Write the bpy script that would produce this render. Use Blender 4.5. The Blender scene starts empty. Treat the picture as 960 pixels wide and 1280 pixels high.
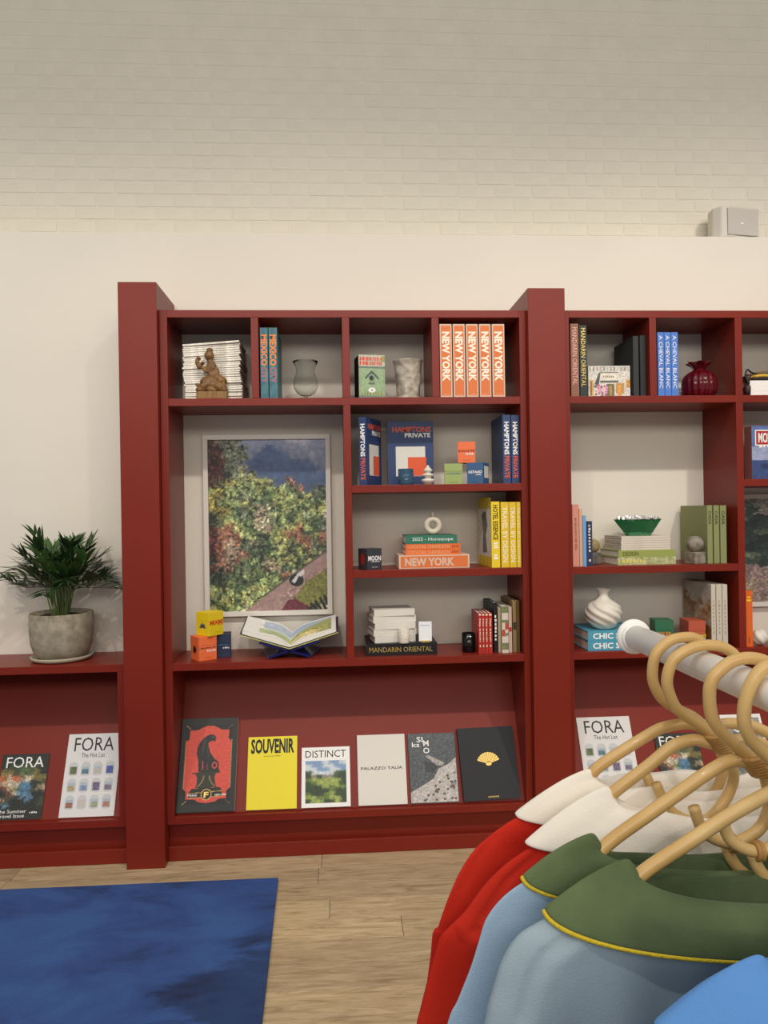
import bpy, bmesh, math, random
import numpy as np
from mathutils import Vector, Matrix
random.seed(7)
rng = np.random.default_rng(11)
S = bpy.context.scene
col = S.collection

# ---------------------------------------------------------------- camera, world, lights, exposure
FPX = 930.0
CAM = np.array([0.0, -3.1, 1.428])
CR = np.array([0.99794932, -0.0620505, -0.01571266])
CU = np.array([0.0157014819, -0.00066774970, 0.999876501])
CF = np.array([0.0620533273, 0.998072788, -0.000307904420])
cam_data = bpy.data.cameras.new('camera')
cam = bpy.data.objects.new('camera', cam_data)
col.objects.link(cam)
cam.matrix_world = Matrix(((CR[0], CU[0], -CF[0], CAM[0]), (CR[1], CU[1], -CF[1], CAM[1]), (CR[2], CU[2], -CF[2], CAM[2]), (0, 0, 0, 1)))
cam_data.sensor_fit = 'HORIZONTAL'
cam_data.sensor_width = 36
cam_data.lens = FPX / 960 * 36
cam_data.clip_start = 0.02
S.camera = cam

S.view_settings.view_transform = 'Standard'
S.view_settings.look = 'None'
S.view_settings.gamma = 1
S.view_settings.use_curve_mapping = False
S.view_settings.exposure = 0.0
W = bpy.data.worlds.new('room_light')
S.world = W
W.use_nodes = True
W.node_tree.nodes['Background'].inputs[0].default_value = (0.97, 0.97, 0.97, 1)
W.node_tree.nodes['Background'].inputs[1].default_value = 0.38


def spot(x, y, z, tx, ty, tz, watt, size=0.06, angle=80, blend=0.9, color=(1.0, 0.945, 0.865)):
    l = bpy.data.lights.new('track_or_fill_spot', 'SPOT')
    l.energy = watt
    l.spot_size = math.radians(angle)
    l.spot_blend = blend
    l.shadow_soft_size = size
    l.color = color
    o = bpy.data.objects.new('track_or_fill_spot', l)
    col.objects.link(o)
    o.location = (x, y, z)
    o.rotation_euler = (Vector((tx, ty, tz)) - Vector((x, y, z))).to_track_quat('-Z', 'Y').to_euler()
    return o


def area(x, y, z, sx, sy, watt, color=(1.0, 0.945, 0.87), tgt=None):
    l = bpy.data.lights.new('fill_area_light', 'AREA')
    l.shape = 'RECTANGLE'
    l.size = sx
    l.size_y = sy
    l.energy = watt
    l.color = color
    o = bpy.data.objects.new('fill_area_light', l)
    col.objects.link(o)
    o.location = (x, y, z)
    if tgt:
        o.rotation_euler = (Vector(tgt) - Vector((x, y, z))).to_track_quat('-Z', 'Y').to_euler()
    return o


for sx_, w_ in ((-2.3, 126), (-0.55, 98), (0.75, 100), (2.35, 178)):
    spot(sx_, -2.35, 4.05, sx_ * 0.85, 0.15, 1.0, w_)
spot(-0.6, -4.3, 4.05, 0.3, -2.5, 1.1, 75, angle=36, blend=1.0)  # added fill spot behind the camera, brightens the hanging tops
area(0.0, -2.6, 4.3, 5.0, 1.6, 32)  # added overhead ambient fill, not a ceiling fixture
area(0.3, -7.5, 3.9, 7.0, 1.2, 165, tgt=(0.3, 0, 1.2))  # added soft front fill from far behind the camera, no real panel

# ---------------------------------------------------------------- helpers


def ray(px, py):
    return CF + (px - 480) / FPX * CR - (py - 640) / FPX * CU


def at(px, py, Y):
    d = ray(px, py)
    p = CAM + (Y - CAM[1]) / d[1] * d
    return float(p[0]), float(p[2])


def srgb(h):
    h = h.lstrip('#')
    c = [int(h[i:i + 2], 16) / 255 for i in (0, 2, 4)]
    return tuple(x / 12.92 if x <= .04045 else ((x + .055) / 1.055) ** 2.4 for x in c)


_M = {}


def M(name, hexc, rough=0.6, metal=0.0, var=0.0, vscale=8.0, bump=0.0, bscale=60.0, coat=0.0, trans=0.0, ior=1.45,
      sheen=0.0, stretch=(1, 1, 1), hex2=None, spec=None):
    if name in _M:
        return _M[name]
    m = bpy.data.materials.new(name)
    m.use_nodes = True
    nt = m.node_tree
    b = nt.nodes['Principled BSDF']
    c = srgb(hexc)
    b.inputs['Base Color'].default_value = (*c, 1)
    b.inputs['Roughness'].default_value = rough
    b.inputs['Metallic'].default_value = metal
    b.inputs['Coat Weight'].default_value = coat
    b.inputs['Transmission Weight'].default_value = trans
    b.inputs['IOR'].default_value = ior
    if spec is not None:
        b.inputs['Specular IOR Level'].default_value = spec
    if sheen:
        b.inputs['Sheen Weight'].default_value = sheen
        b.inputs['Sheen Roughness'].default_value = 0.5
        b.inputs['Sheen Tint'].default_value = (*[min(1, x * 1.6 + .1) for x in c], 1)
    if var or bump or hex2:
        tc = nt.nodes.new('ShaderNodeTexCoord')
        mp = nt.nodes.new('ShaderNodeMapping')
        mp.inputs['Scale'].default_value = stretch
        nt.links.new(tc.outputs['Object'], mp.inputs[0])
    if var or hex2:
        n = nt.nodes.new('ShaderNodeTexNoise')
        n.inputs['Scale'].default_value = vscale
        n.inputs['Detail'].default_value = 5
        nt.links.new(mp.outputs[0], n.inputs[0])
        r = nt.nodes.new('ShaderNodeValToRGB')
        c2 = srgb(hex2) if hex2 else tuple(x * (1 + var) for x in c)
        c1 = c if hex2 else tuple(x * (1 - var) for x in c)
        r.color_ramp.elements[0].position = .35
        r.color_ramp.elements[1].position = .65
        r.color_ramp.elements[0].color = (*c1, 1)
        r.color_ramp.elements[1].color = (*c2, 1)
        nt.links.new(n.outputs[0], r.inputs[0])
        nt.links.new(r.outputs[0], b.inputs['Base Color'])
    if bump:
        n2 = nt.nodes.new('ShaderNodeTexNoise')
        n2.inputs['Scale'].default_value = bscale
        n2.inputs['Detail'].default_value = 6
        nt.links.new(mp.outputs[0], n2.inputs[0])
        bp = nt.nodes.new('ShaderNodeBump')
        bp.inputs['Strength'].default_value = bump
        bp.inputs['Distance'].default_value = 0.004
        nt.links.new(n2.outputs[0], bp.inputs['Height'])
        nt.links.new(bp.outputs[0], b.inputs['Normal'])
    _M[name] = m
    return m


def print_mat(name, rough=0.5, coat=0.0):
    if name in _M:
        return _M[name]
    m = bpy.data.materials.new(name)
    m.use_nodes = True
    nt = m.node_tree
    b = nt.nodes['Principled BSDF']
    b.inputs['Roughness'].default_value = rough
    b.inputs['Coat Weight'].default_value = coat
    b.inputs['Coat Roughness'].default_value = 0.08
    a = nt.nodes.new('ShaderNodeAttribute')
    a.attribute_name = 'ink'
    nt.links.new(a.outputs['Color'], b.inputs['Base Color'])
    _M[name] = m
    return m


class MB:
    def __init__(self):
        self.v = []
        self.f = []
        self.sm = []

    def add(self, vs, fs, smooth=False):
        n = len(self.v)
        self.v += [tuple(map(float, q)) for q in vs]
        self.f += [tuple(i + n for i in q) for q in fs]
        self.sm += [smooth] * len(fs)
        return self

    def box(self, x0, x1, y0, y1, z0, z1, mtx=None):
        vs = [Vector((x, y, z)) for z in (z0, z1) for y in (y0, y1) for x in (x0, x1)]
        if mtx:
            vs = [mtx @ q for q in vs]
        return self.add(vs, [(0, 2, 3, 1), (4, 5, 7, 6), (0, 1, 5, 4), (2, 6, 7, 3), (0, 4, 6, 2), (1, 3, 7, 5)])

    def lathe(self, prof, n=32, c=(0, 0, 0), rad=None, smooth=True):
        # prof: list of (r, z); closed with caps when r is 0
        vs = []
        fs = []
        k = len(prof)
        for i in range(n):
            a = 2 * math.pi * i / n
            for j, (r, z) in enumerate(prof):
                rr = r * (rad(a, z) if rad else 1)
                vs.append((c[0] + rr * math.cos(a), c[1] + rr * math.sin(a), c[2] + z))
        for i in range(n):
            i2 = (i + 1) % n
            for j in range(k - 1):
                fs.append((i * k + j, i2 * k + j, i2 * k + j + 1, i * k + j + 1))
        return self.add(vs, fs, smooth)

    def tube(self, pts, r, n=10, sub=6, caps=True, closed=False):
        P = spline(pts, sub, closed) if sub > 1 else [Vector(p) for p in pts]
        k = len(P)
        rs = r if callable(r) else (lambda t: r)
        T = []
        for i in range(k):
            a = P[(i - 1) % k] if closed else P[max(i - 1, 0)]
            b = P[(i + 1) % k] if closed else P[min(i + 1, k - 1)]
            T.append((b - a).normalized())
        up = Vector((0, 0, 1)) if abs(T[0].z) < .9 else Vector((1, 0, 0))
        nrm = (up - T[0] * up.dot(T[0])).normalized()
        vs = []
        for i in range(k):
            nrm = (nrm - T[i] * nrm.dot(T[i])).normalized()
            bi = T[i].cross(nrm)
            rr = rs(i / (k - 1))
            for j in range(n):
                a = 2 * math.pi * j / n
                vs.append(P[i] + (nrm * math.cos(a) + bi * math.sin(a)) * rr)
        fs = []
        kk = k if closed else k - 1
        for i in range(kk):
            i2 = (i + 1) % k
            for j in range(n):
                j2 = (j + 1) % n
                fs.append((i * n + j, i * n + j2, i2 * n + j2, i2 * n + j))
        if caps and not closed:
            fs.append(tuple(range(n))[::-1])
            fs.append(tuple((k - 1) * n + j for j in range(n)))
        return self.add(vs, fs, True)

    def build(self, name, mat, parent=None, bevel=0.0, seg=2, subd=0):
        me = bpy.data.meshes.new(name)
        me.from_pydata(self.v, [], self.f)
        me.polygons.foreach_set('use_smooth', self.sm)
        bm = bmesh.new()
        bm.from_mesh(me)
        bmesh.ops.recalc_face_normals(bm, faces=bm.faces)
        if bevel:
            ed = [e for e in bm.edges if len(e.link_faces) == 2 and e.calc_face_angle(0) > 0.5]
            bmesh.ops.bevel(bm, geom=ed, offset=bevel, segments=seg, affect='EDGES', profile=0.5)
        bm.to_mesh(me)
        bm.free()
        me.materials.append(mat)
        o = bpy.data.objects.new(name, me)
        col.objects.link(o)
        if parent:
            o.parent = parent
        if subd:
            s = o.modifiers.new('subd', 'SUBSURF')
            s.levels = s.render_levels = subd
        return o


def spline(pts, sub=6, closed=False):
    P = [Vector(p) for p in pts]
    out = []
    n = len(P)
    for i in range(n if closed else n - 1):
        if closed:
            a, b, c_, d = P[(i - 1) % n], P[i], P[(i + 1) % n], P[(i + 2) % n]
        else:
            a, b, c_, d = P[max(i - 1, 0)], P[i], P[i + 1], P[min(i + 2, n - 1)]
        for s in range(sub):
            t = s / sub
            out.append(0.5 * ((2 * b) + (c_ - a) * t + (2 * a - 5 * b + 4 * c_ - d) * t * t + (3 * b - a - 3 * c_ + d) * t ** 3))
    if not closed:
        out.append(P[-1])
    return out


def tag(o, label=None, cat=None, group=None, kind=None):
    if label:
        o['label'] = label
    if cat:
        o['category'] = cat
    if group:
        o['group'] = group
    if kind:
        o['kind'] = kind
    return o


def thing(name, label, cat, loc=(0, 0, 0), rz=0.0, group=None, rot=None):
    o = bpy.data.objects.new(name, None)
    o.empty_display_size = .05
    col.objects.link(o)
    o.location = loc
    o.rotation_euler = rot if rot else (0, 0, rz)
    return tag(o, label, cat, group)


def copy_tree(o, parent=None):
    c = o.copy()
    col.objects.link(c)
    if parent:
        c.parent = parent
    for ch in list(o.children):
        copy_tree(ch, c)
    return c


_T = {}


def text(s, w, h, mat, parent, origin, right, up, bold=0.0, name='title', eps=0.0004, spacing=1.0):
    """lettering as thin raised mesh filling a w x h box centred at origin"""
    key = (s, bold, spacing)
    if key not in _T and s[0] == '~':
        # lettering too small to read: a row of uneven strokes
        g = random.Random(len(s) * 7 + ord(s[1]))
        nb = int(s[1:])
        mb = MB()
        x = -.5
        for i in range(nb):
            wd = (1 / nb) * g.uniform(.45, .8)
            y0, y1 = g.uniform(-.5, -.35), g.uniform(.2, .5)
            mb.add([(x, y0, 0), (x + wd, y0, 0), (x + wd, y1, 0), (x, y1, 0)], [(0, 1, 2, 3)])
            x += 1 / nb
        ob = mb.build('t', INK)
        _T[key] = ob.data
        bpy.data.objects.remove(ob)
    if key not in _T:
        cu = bpy.data.curves.new('t', 'FONT')
        cu.body = s
        cu.align_x = 'CENTER'
        cu.align_y = 'CENTER'
        cu.offset = bold
        cu.space_character = spacing
        cu.resolution_u = 2
        cu.space_line = 0.9
        ob = bpy.data.objects.new('t', cu)
        col.objects.link(ob)
        dg = bpy.context.evaluated_depsgraph_get()
        me = bpy.data.meshes.new_from_object(ob.evaluated_get(dg))
        bpy.data.objects.remove(ob)
        co = np.empty(len(me.vertices) * 3)
        me.vertices.foreach_get('co', co)
        co = co.reshape(-1, 3)
        co[:, :2] -= (co[:, :2].min(0) + co[:, :2].max(0)) / 2
        ext = np.maximum(co[:, :2].max(0) - co[:, :2].min(0), 1e-6)
        co[:, :2] /= ext
        me.vertices.foreach_set('co', co.ravel())
        _T[key] = me
    me = _T[key].copy()
    me.name = name
    r = Vector(right).normalized()
    u = Vector(up).normalized()
    nn = r.cross(u)
    mt = Matrix(((r.x * w, u.x * h, nn.x, origin[0] + nn.x * eps), (r.y * w, u.y * h, nn.y, origin[1] + nn.y * eps),
                 (r.z * w, u.z * h, nn.z, origin[2] + nn.z * eps), (0, 0, 0, 1)))
    me.transform(mt)
    me.materials.clear()
    me.materials.append(mat)
    o = bpy.data.objects.new(name, me)
    col.objects.link(o)
    o.parent = parent
    return o


def panel(w, h, origin, right, up, mat, parent, name='cover_print', eps=0.0003):
    """a thin flat rectangle centred at origin"""
    r = Vector(right).normalized() * w / 2
    u = Vector(up).normalized() * h / 2
    o = Vector(origin) + r.cross(u).normalized() * eps
    return MB().add([o - r - u, o + r - u, o + r + u, o - r + u], [(0, 1, 2, 3)]).build(name, mat, parent)


# --- printed pictures: small procedural canvases laid out as coloured mesh grids
def vnoise(w, h, sx, sy=None, seed=0, octv=3):
    g = np.random.default_rng(seed)
    sy = sy or sx
    out = np.zeros((h, w))
    amp = 1.0
    tot = 0
    for o in range(octv):
        nx, ny = int(w / sx) + 3, int(h / sy) + 3
        a = g.random((ny, nx))
        X = np.arange(w) / sx
        Y = np.arange(h) / sy
        xi, yi = X.astype(int), Y.astype(int)
        fx, fy = X - xi, Y - yi
        fx = fx * fx * (3 - 2 * fx)
        fy = fy * fy * (3 - 2 * fy)
        A = a[np.ix_(yi, xi)] * (1 - fx) + a[np.ix_(yi, xi + 1)] * fx
        B = a[np.ix_(yi + 1, xi)] * (1 - fx) + a[np.ix_(yi + 1, xi + 1)] * fx
        out += amp * (A * (1 - fy)[:, None] + B * fy[:, None])
        tot += amp
        amp *= .6
        sx = max(sx / 2, 1.0)
        sy = max(sy / 2, 1.0)
    return out / tot


class Canvas:
    """rows go from the top; coordinates are 0..1 with v downwards"""

    def __init__(self, w, h, hexc):
        self.w, self.h = w, h
        self.a = np.zeros((h, w, 3)) + np.array([int(hexc[i:i + 2], 16) / 255 for i in (1, 3, 5)])
        self.U, self.V = np.meshgrid(np.linspace(0, 1, w), np.linspace(0, 1, h))

    def c(self, hexc):
        return np.array([int(hexc[i:i + 2], 16) / 255 for i in (1, 3, 5)])

    def poly(self, pts, hexc):
        m = np.zeros((self.h, self.w), bool)
        n = len(pts)
        for i in range(n):
            (x0, y0), (x1, y1) = pts[i], pts[(i + 1) % n]
            if y0 == y1:
                continue
            cnd = ((y0 > self.V) != (y1 > self.V)) & (self.U < (x1 - x0) * (self.V - y0) / (y1 - y0) + x0)
            m ^= cnd
        self.a[m] = self.c(hexc)
        return self

    def rect(self, x0, y0, x1, y1, hexc):
        m = (self.U >= x0) & (self.U <= x1) & (self.V >= y0) & (self.V <= y1)
        self.a[m] = self.c(hexc)
        return self

    def ell(self, cx, cy, rx, ry, hexc, ring=0.0):
        d = ((self.U - cx) / rx) ** 2 + ((self.V - cy) / ry) ** 2
        m = d <= 1
        if ring:
            m &= d >= (1 - ring) ** 2
        self.a[m] = self.c(hexc)
        return self

    def grid(self, rows, pal, jit=0.6, seed=1, x0=0., y0=0., x1=1., y1=1., mix=0.0):
        """coarse colour map with wobbling cell borders"""
        nr, nc = len(rows), len(rows[0])
        nu = (vnoise(self.w, self.h, self.w / nc * .7, seed=seed) - .5) * 2 * jit
        nv = (vnoise(self.w, self.h, self.h / nr * .7, seed=seed + 50) - .5) * 2 * jit
        m = (self.U >= x0) & (self.U <= x1) & (self.V >= y0) & (self.V <= y1)
        ci = np.clip(((self.U - x0) / (x1 - x0) * nc + nu).astype(int), 0, nc - 1)
        ri = np.clip(((self.V - y0) / (y1 - y0) * nr + nv).astype(int), 0, nr - 1)
        lut = np.array([[self.c(pal[ch]) for ch in r] for r in rows])
        g = lut[ri, ci]
        if mix:
            fu = np.clip((self.U - x0) / (x1 - x0) * nc - .5 + nu * .5, 0, nc - 1.001)
            fv = np.clip((self.V - y0) / (y1 - y0) * nr - .5 + nv * .5, 0, nr - 1.001)
            a0, b0 = fu.astype(int), fv.astype(int)
            a1, b1 = np.minimum(a0 + 1, nc - 1), np.minimum(b0 + 1, nr - 1)
            ta, tb = (fu - a0)[..., None], (fv - b0)[..., None]
            sm = (lut[b0, a0] * (1 - ta) + lut[b0, a1] * ta) * (1 - tb) + (lut[b1, a0] * (1 - ta) + lut[b1, a1] * ta) * tb
            g = g * (1 - mix) + sm * mix
        self.a[m] = g[m]
        self.code = np.array([[ord(ch) for ch in r] for r in rows])[ri, ci]
        return self

    def speck(self, amount, sx=2.0, seed=3, mask=None, sy=None, octv=2):
        n = (vnoise(self.w, self.h, sx, sy, seed, octv) - .5) * 2
        f = np.exp(n * amount)[..., None]
        if mask is not None:
            f = np.where(mask[..., None], f, 1.0)
        self.a = np.clip(self.a * f, 0, 1)
        return self

    def build(self, w, h, origin, right, up, parent, mat=None, name='cover_print', eps=0.0004, warp=None):
        r = np.array(Vector(right).normalized())
        u = np.array(Vector(up).normalized())
        nn = np.cross(r, u)
        o = np.array(origin, float) + nn * eps
        P = o + (self.U - .5)[..., None] * r * w + (.5 - self.V)[..., None] * u * h
        if warp:
            P = P + nn * warp(self.U)[..., None]
        H, Wd = self.h, self.w
        me = bpy.data.meshes.new(name)
        idx = np.arange(H * Wd).reshape(H, Wd)
        f = np.stack([idx[1:, :-1], idx[1:, 1:], idx[:-1, 1:], idx[:-1, :-1]], -1).reshape(-1, 4)
        me.vertices.add(H * Wd)
        me.vertices.foreach_set('co', P.reshape(-1))
        me.loops.add(f.size)
        me.loops.foreach_set('vertex_index', f.reshape(-1))
        me.polygons.add(len(f))
        me.polygons.foreach_set('loop_start', np.arange(0, f.size, 4))
        me.update(calc_edges=True)
        at_ = me.attributes.new('ink', 'FLOAT_COLOR', 'POINT')
        a = self.a
        lin = np.where(a <= .04045, a / 12.92, ((a + .055) / 1.055) ** 2.4)
        at_.data.foreach_set('color', np.concatenate([lin, np.ones((H, Wd, 1))], -1).reshape(-1))
        me.materials.append(mat or print_mat('printed_paper'))
        ob = bpy.data.objects.new(name, me)
        col.objects.link(ob)
        ob.parent = parent
        return ob


def ordinal(i):
    return ['first', 'second', 'third', 'fourth', 'fifth', 'sixth', 'seventh', 'eighth', 'ninth', 'tenth', 'eleventh', 'twelfth',
            'thirteenth', 'fourteenth', 'fifteenth', 'sixteenth', 'seventeenth', 'eighteenth', 'nineteenth', 'twentieth',
            'twenty-first', 'twenty-second', 'twenty-third', 'twenty-fourth', 'twenty-fifth', 'twenty-sixth', 'twenty-seventh'][i]


RED = M('oxblood_paint', '#7a2416', spec=.32, rough=0.36, var=0.05, vscale=2.5, bump=0.03, bscale=25)
RED2 = M('oxblood_panel', '#7c2618', spec=.32, rough=0.42, var=0.05, vscale=2.5)
CREAM = M('cream_wall_paint', '#e2dacb', rough=0.85, var=0.02, vscale=1.5, bump=0.06, bscale=120)
BRICKM = M('painted_brick', '#ded6c4', rough=0.8, var=0.025, vscale=9, bump=0.25, bscale=70)
MORTAR = M('painted_mortar', '#ded6c4', rough=0.85, var=0.02, vscale=9, bump=0.2, bscale=90)
PAPER = M('page_block', '#e9e2d3', rough=0.8, var=0.06, vscale=30, stretch=(60, 1, 1))
WHITEP = M('white_paper', '#efece6', rough=0.6)
BLACK = M('black_cover', '#17181a', rough=0.45)
INK = M('black_ink', '#1a1a1a', rough=0.6)
WHITEI = M('white_ink', '#f2efe8', rough=0.6)
GOLD = M('gold_foil', '#d8b765', rough=0.35, metal=0.6)

ZT, Z1, Z2, Z3, Z4 = 2.270, 1.906, 1.540, 1.184, 0.818
TH = 0.031
BACK = 0.297

# ================================================================= setting
# lower wall, a smooth furred-out layer whose top makes a ledge; upper wall of painted brick
lw = MB().box(-3.4, 3.9, BACK, BACK + 0.17, 0, 2.699).build('wall_back', CREAM, bevel=0.003)
tag(lw, kind='structure')
YB = BACK + 0.17
bw = MB().box(-3.4, 3.9, YB, YB + .2, 0.0, 4.6).build('wall_upper', MORTAR)
tag(bw, kind='structure')
bl, bh, mj = 0.1705, 0.0515, 0.0095
protos = []
for k in range(6):
    dl = random.uniform(-.003, .003)
    b = MB().box(0, bl + dl, 0, .02, 0, bh + random.uniform(-.001, .001))
    o = b.build('brick', BRICKM, None, bevel=0.0016, seg=2)
    protos.append(o.data)
    bpy.data.objects.remove(o)
rows = 24
cnt = 0
far = MB()
for r in range(rows):
    z = 2.700 + r * (bh + mj)
    off = (bl + mj) / 2 * (r % 2)
    for i in range(-2, 29):
        x = -1.99 + off + i * (bl + mj) - .1
        pr = max(.0006, .0019 - r * .00012) + random.uniform(0, .0008)
        vis = -1.75 < x < 2.3 and r < 14
        if vis and cnt < 300:
            o = bpy.data.objects.new('brick', random.choice(protos))
            col.objects.link(o)
            o.parent = bw
            o.location = (x + random.uniform(-.0015, .0015), YB - pr, z + random.uniform(-.001, .001))
            cnt += 1
        elif -2.4 < x < 3.0:
            far.box(x, x + bl, YB - pr, YB + .01, z, z + bh)
f_ = far.build('brick_field', BRICKM, bw, bevel=0.0016, seg=1)
tag(f_, kind='stuff')

# floor of oak planks
fl = MB().box(-3.4, 3.9, -5.0, BACK, -0.06, -0.012).build('floor', M('plank_gap', '#4a3a28', rough=.9))
tag(fl, kind='structure')


def oak():
    m = bpy.data.materials.new('oak_plank')
    m.use_nodes = True
    nt = m.node_tree
    b = nt.nodes['Principled BSDF']
    b.inputs['Roughness'].default_value = .5
    tc = nt.nodes.new('ShaderNodeTexCoord')
    oi = nt.nodes.new('ShaderNodeObjectInfo')
    ad = nt.nodes.new('ShaderNodeVectorMath')
    ad.operation = 'ADD'
    cm = nt.nodes.new('ShaderNodeVectorMath')
    cm.operation = 'SCALE'
    cm.inputs['Scale'].default_value = 37.0
    nt.links.new(oi.outputs['Random'], cm.inputs[0])
    nt.links.new(tc.outputs['Object'], ad.inputs[0])
    nt.links.new(cm.outputs[0], ad.inputs[1])
    mp = nt.nodes.new('ShaderNodeMapping')
    mp.inputs['Scale'].default_value = (2.6, 24, 24)
    nt.links.new(ad.outputs[0], mp.inputs[0])
    n = nt.nodes.new('ShaderNodeTexNoise')
    n.inputs['Scale'].default_value = 1.6
    n.inputs['Detail'].default_value = 8
    n.inputs['Roughness'].default_value = .65
    n.inputs['Distortion'].default_value = 1.6
    nt.links.new(mp.outputs[0], n.inputs[0])
    r = nt.nodes.new('ShaderNodeValToRGB')
    e = r.color_ramp.elements
    e[0].position = .3
    e[0].color = (*srgb('#8a7355'), 1)
    e[1].position = .66
    e[1].color = (*srgb('#c2ab88'), 1)
    x = e.new(.47)
    x.color = (*srgb('#ab9371'), 1)
    nt.links.new(n.outputs[0], r.inputs[0])
    hs = nt.nodes.new('ShaderNodeHueSaturation')
    mr = nt.nodes.new('ShaderNodeMapRange')
    mr.inputs['To Min'].default_value = .95
    mr.inputs['To Max'].default_value = 1.25
    nt.links.new(oi.outputs['Random'], mr.inputs[0])
    nt.links.new(mr.outputs[0], hs.inputs['Value'])
    nt.links.new(r.outputs[0], hs.inputs['Color'])
    nt.links.new(hs.outputs[0], b.inputs['Base Color'])
    bp = nt.nodes.new('ShaderNodeBump')
    bp.inputs['Strength'].default_value = .12
    bp.inputs['Distance'].default_value = .002
    nt.links.new(n.outputs[0], bp.inputs['Height'])
    nt.links.new(bp.outputs[0], b.inputs['Normal'])
    return m


OAK = oak()
pw, pl = 0.128, 1.22
pm = MB().box(0, pl - .0016, 0, pw - .0016, -.012, 0).build('plank', OAK, None, bevel=0.0006, seg=1)
pme = pm.data
bpy.data.objects.remove(pm)
for r in range(20):
    y = BACK - .26 - r * pw
    off = random.uniform(0, pl)
    for i in range(5):
        x = -3.3 + off - pl + i * pl
        if x > 3.0 or x + pl < -2.4:
            continue
        o = bpy.data.objects.new('plank', pme)
        col.objects.link(o)
        o.parent = fl
        o.location = (x, y, 0)
for y in (BACK - .26 + pw, ):
    for i in range(5):
        o = bpy.data.objects.new('plank', pme)
        col.objects.link(o)
        o.parent = fl
        o.location = (-3.0 + i * pl, y, 0)

# rug
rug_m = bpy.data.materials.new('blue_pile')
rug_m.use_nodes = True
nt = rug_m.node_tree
b_ = nt.nodes['Principled BSDF']
b_.inputs['Roughness'].default_value = .85
b_.inputs['Sheen Weight'].default_value = .12
b_.inputs['Sheen Tint'].default_value = (.2, .35, .9, 1)
tc = nt.nodes.new('ShaderNodeTexCoord')
mp = nt.nodes.new('ShaderNodeMapping')
mp.inputs['Scale'].default_value = (1.3, 2.4, 1)
nt.links.new(tc.outputs['Object'], mp.inputs[0])
n1 = nt.nodes.new('ShaderNodeTexNoise')
n1.inputs['Scale'].default_value = 2.1
n1.inputs['Detail'].default_value = 9
n1.inputs['Roughness'].default_value = .6
n1.inputs['Distortion'].default_value = .5
nt.links.new(mp.outputs[0], n1.inputs[0])
rp = nt.nodes.new('ShaderNodeValToRGB')
e = rp.color_ramp.elements
e[0].position = .33
e[0].color = (*srgb('#152a52'), 1)
e[1].position = .62
e[1].color = (*srgb('#2e5088'), 1)
x = e.new(.43)
x.color = (*srgb('#233f74'), 1)
nt.links.new(n1.outputs[0], rp.inputs[0])
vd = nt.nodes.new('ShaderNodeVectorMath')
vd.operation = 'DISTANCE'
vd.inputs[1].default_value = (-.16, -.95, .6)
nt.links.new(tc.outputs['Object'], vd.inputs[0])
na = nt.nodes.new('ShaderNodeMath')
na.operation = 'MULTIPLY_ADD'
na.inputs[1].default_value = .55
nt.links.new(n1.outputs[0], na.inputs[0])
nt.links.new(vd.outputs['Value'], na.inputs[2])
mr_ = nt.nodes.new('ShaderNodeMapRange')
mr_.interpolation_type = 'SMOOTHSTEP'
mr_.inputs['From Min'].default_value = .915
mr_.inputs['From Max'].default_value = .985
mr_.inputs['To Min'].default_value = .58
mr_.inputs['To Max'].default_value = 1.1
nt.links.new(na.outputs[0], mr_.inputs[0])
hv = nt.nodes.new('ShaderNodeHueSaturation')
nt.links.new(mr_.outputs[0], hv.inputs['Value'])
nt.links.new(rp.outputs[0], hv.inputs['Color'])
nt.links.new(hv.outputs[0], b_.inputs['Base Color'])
n2 = nt.nodes.new('ShaderNodeTexNoise')
n2.inputs['Scale'].default_value = 160
nt.links.new(tc.outputs['Object'], n2.inputs[0])
bp = nt.nodes.new('ShaderNodeBump')
bp.inputs['Strength'].default_value = .5
bp.inputs['Distance'].default_value = .004
nt.links.new(n2.outputs[0], bp.inputs['Height'])
nt.links.new(bp.outputs[0], b_.inputs['Normal'])
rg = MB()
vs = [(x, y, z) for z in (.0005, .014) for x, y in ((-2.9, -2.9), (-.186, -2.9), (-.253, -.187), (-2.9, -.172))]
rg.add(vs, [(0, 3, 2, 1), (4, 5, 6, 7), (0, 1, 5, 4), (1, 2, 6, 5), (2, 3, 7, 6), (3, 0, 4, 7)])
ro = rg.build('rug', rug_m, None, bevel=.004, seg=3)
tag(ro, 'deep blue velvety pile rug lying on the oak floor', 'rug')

# ================================================================= pillars and bookcases


def pillar(x0, x1, label, top):
    t = thing('pillar', label, 'pillar', (x0, -.04, 0), group='red painted pillars')
    MB().box(0, x1 - x0, 0, BACK + .04, 0, top).build('shaft', RED, t, bevel=.0015)
    return t


pillar(-.872, -.719, 'tall square red pillar between the low cabinet and the first bookcase', 2.372)
pillar(.805, .962, 'tall square red pillar between the two bookcases', 2.352)


def seg_front(mb, x0, x1, z0, z1, y0=0.0, y1=BACK):
    mb.box(x0, x1, y0, y1, z0, z1)


def bookcase(x0, bounds, label, spans, verts, tall=True):
    t = thing('bookcase', label, 'bookcase', (0, 0, 0))
    for a, b, z in spans:     # shelves
        MB().box(a, b, 0.0006, BACK, z - TH, z).build('shelf', RED, t, bevel=.0012)
    for a, b, z0, z1, nm in verts:
        MB().box(a, b, 0, BACK, z0, z1).build(nm, RED, t, bevel=.0012)
    return t


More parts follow.
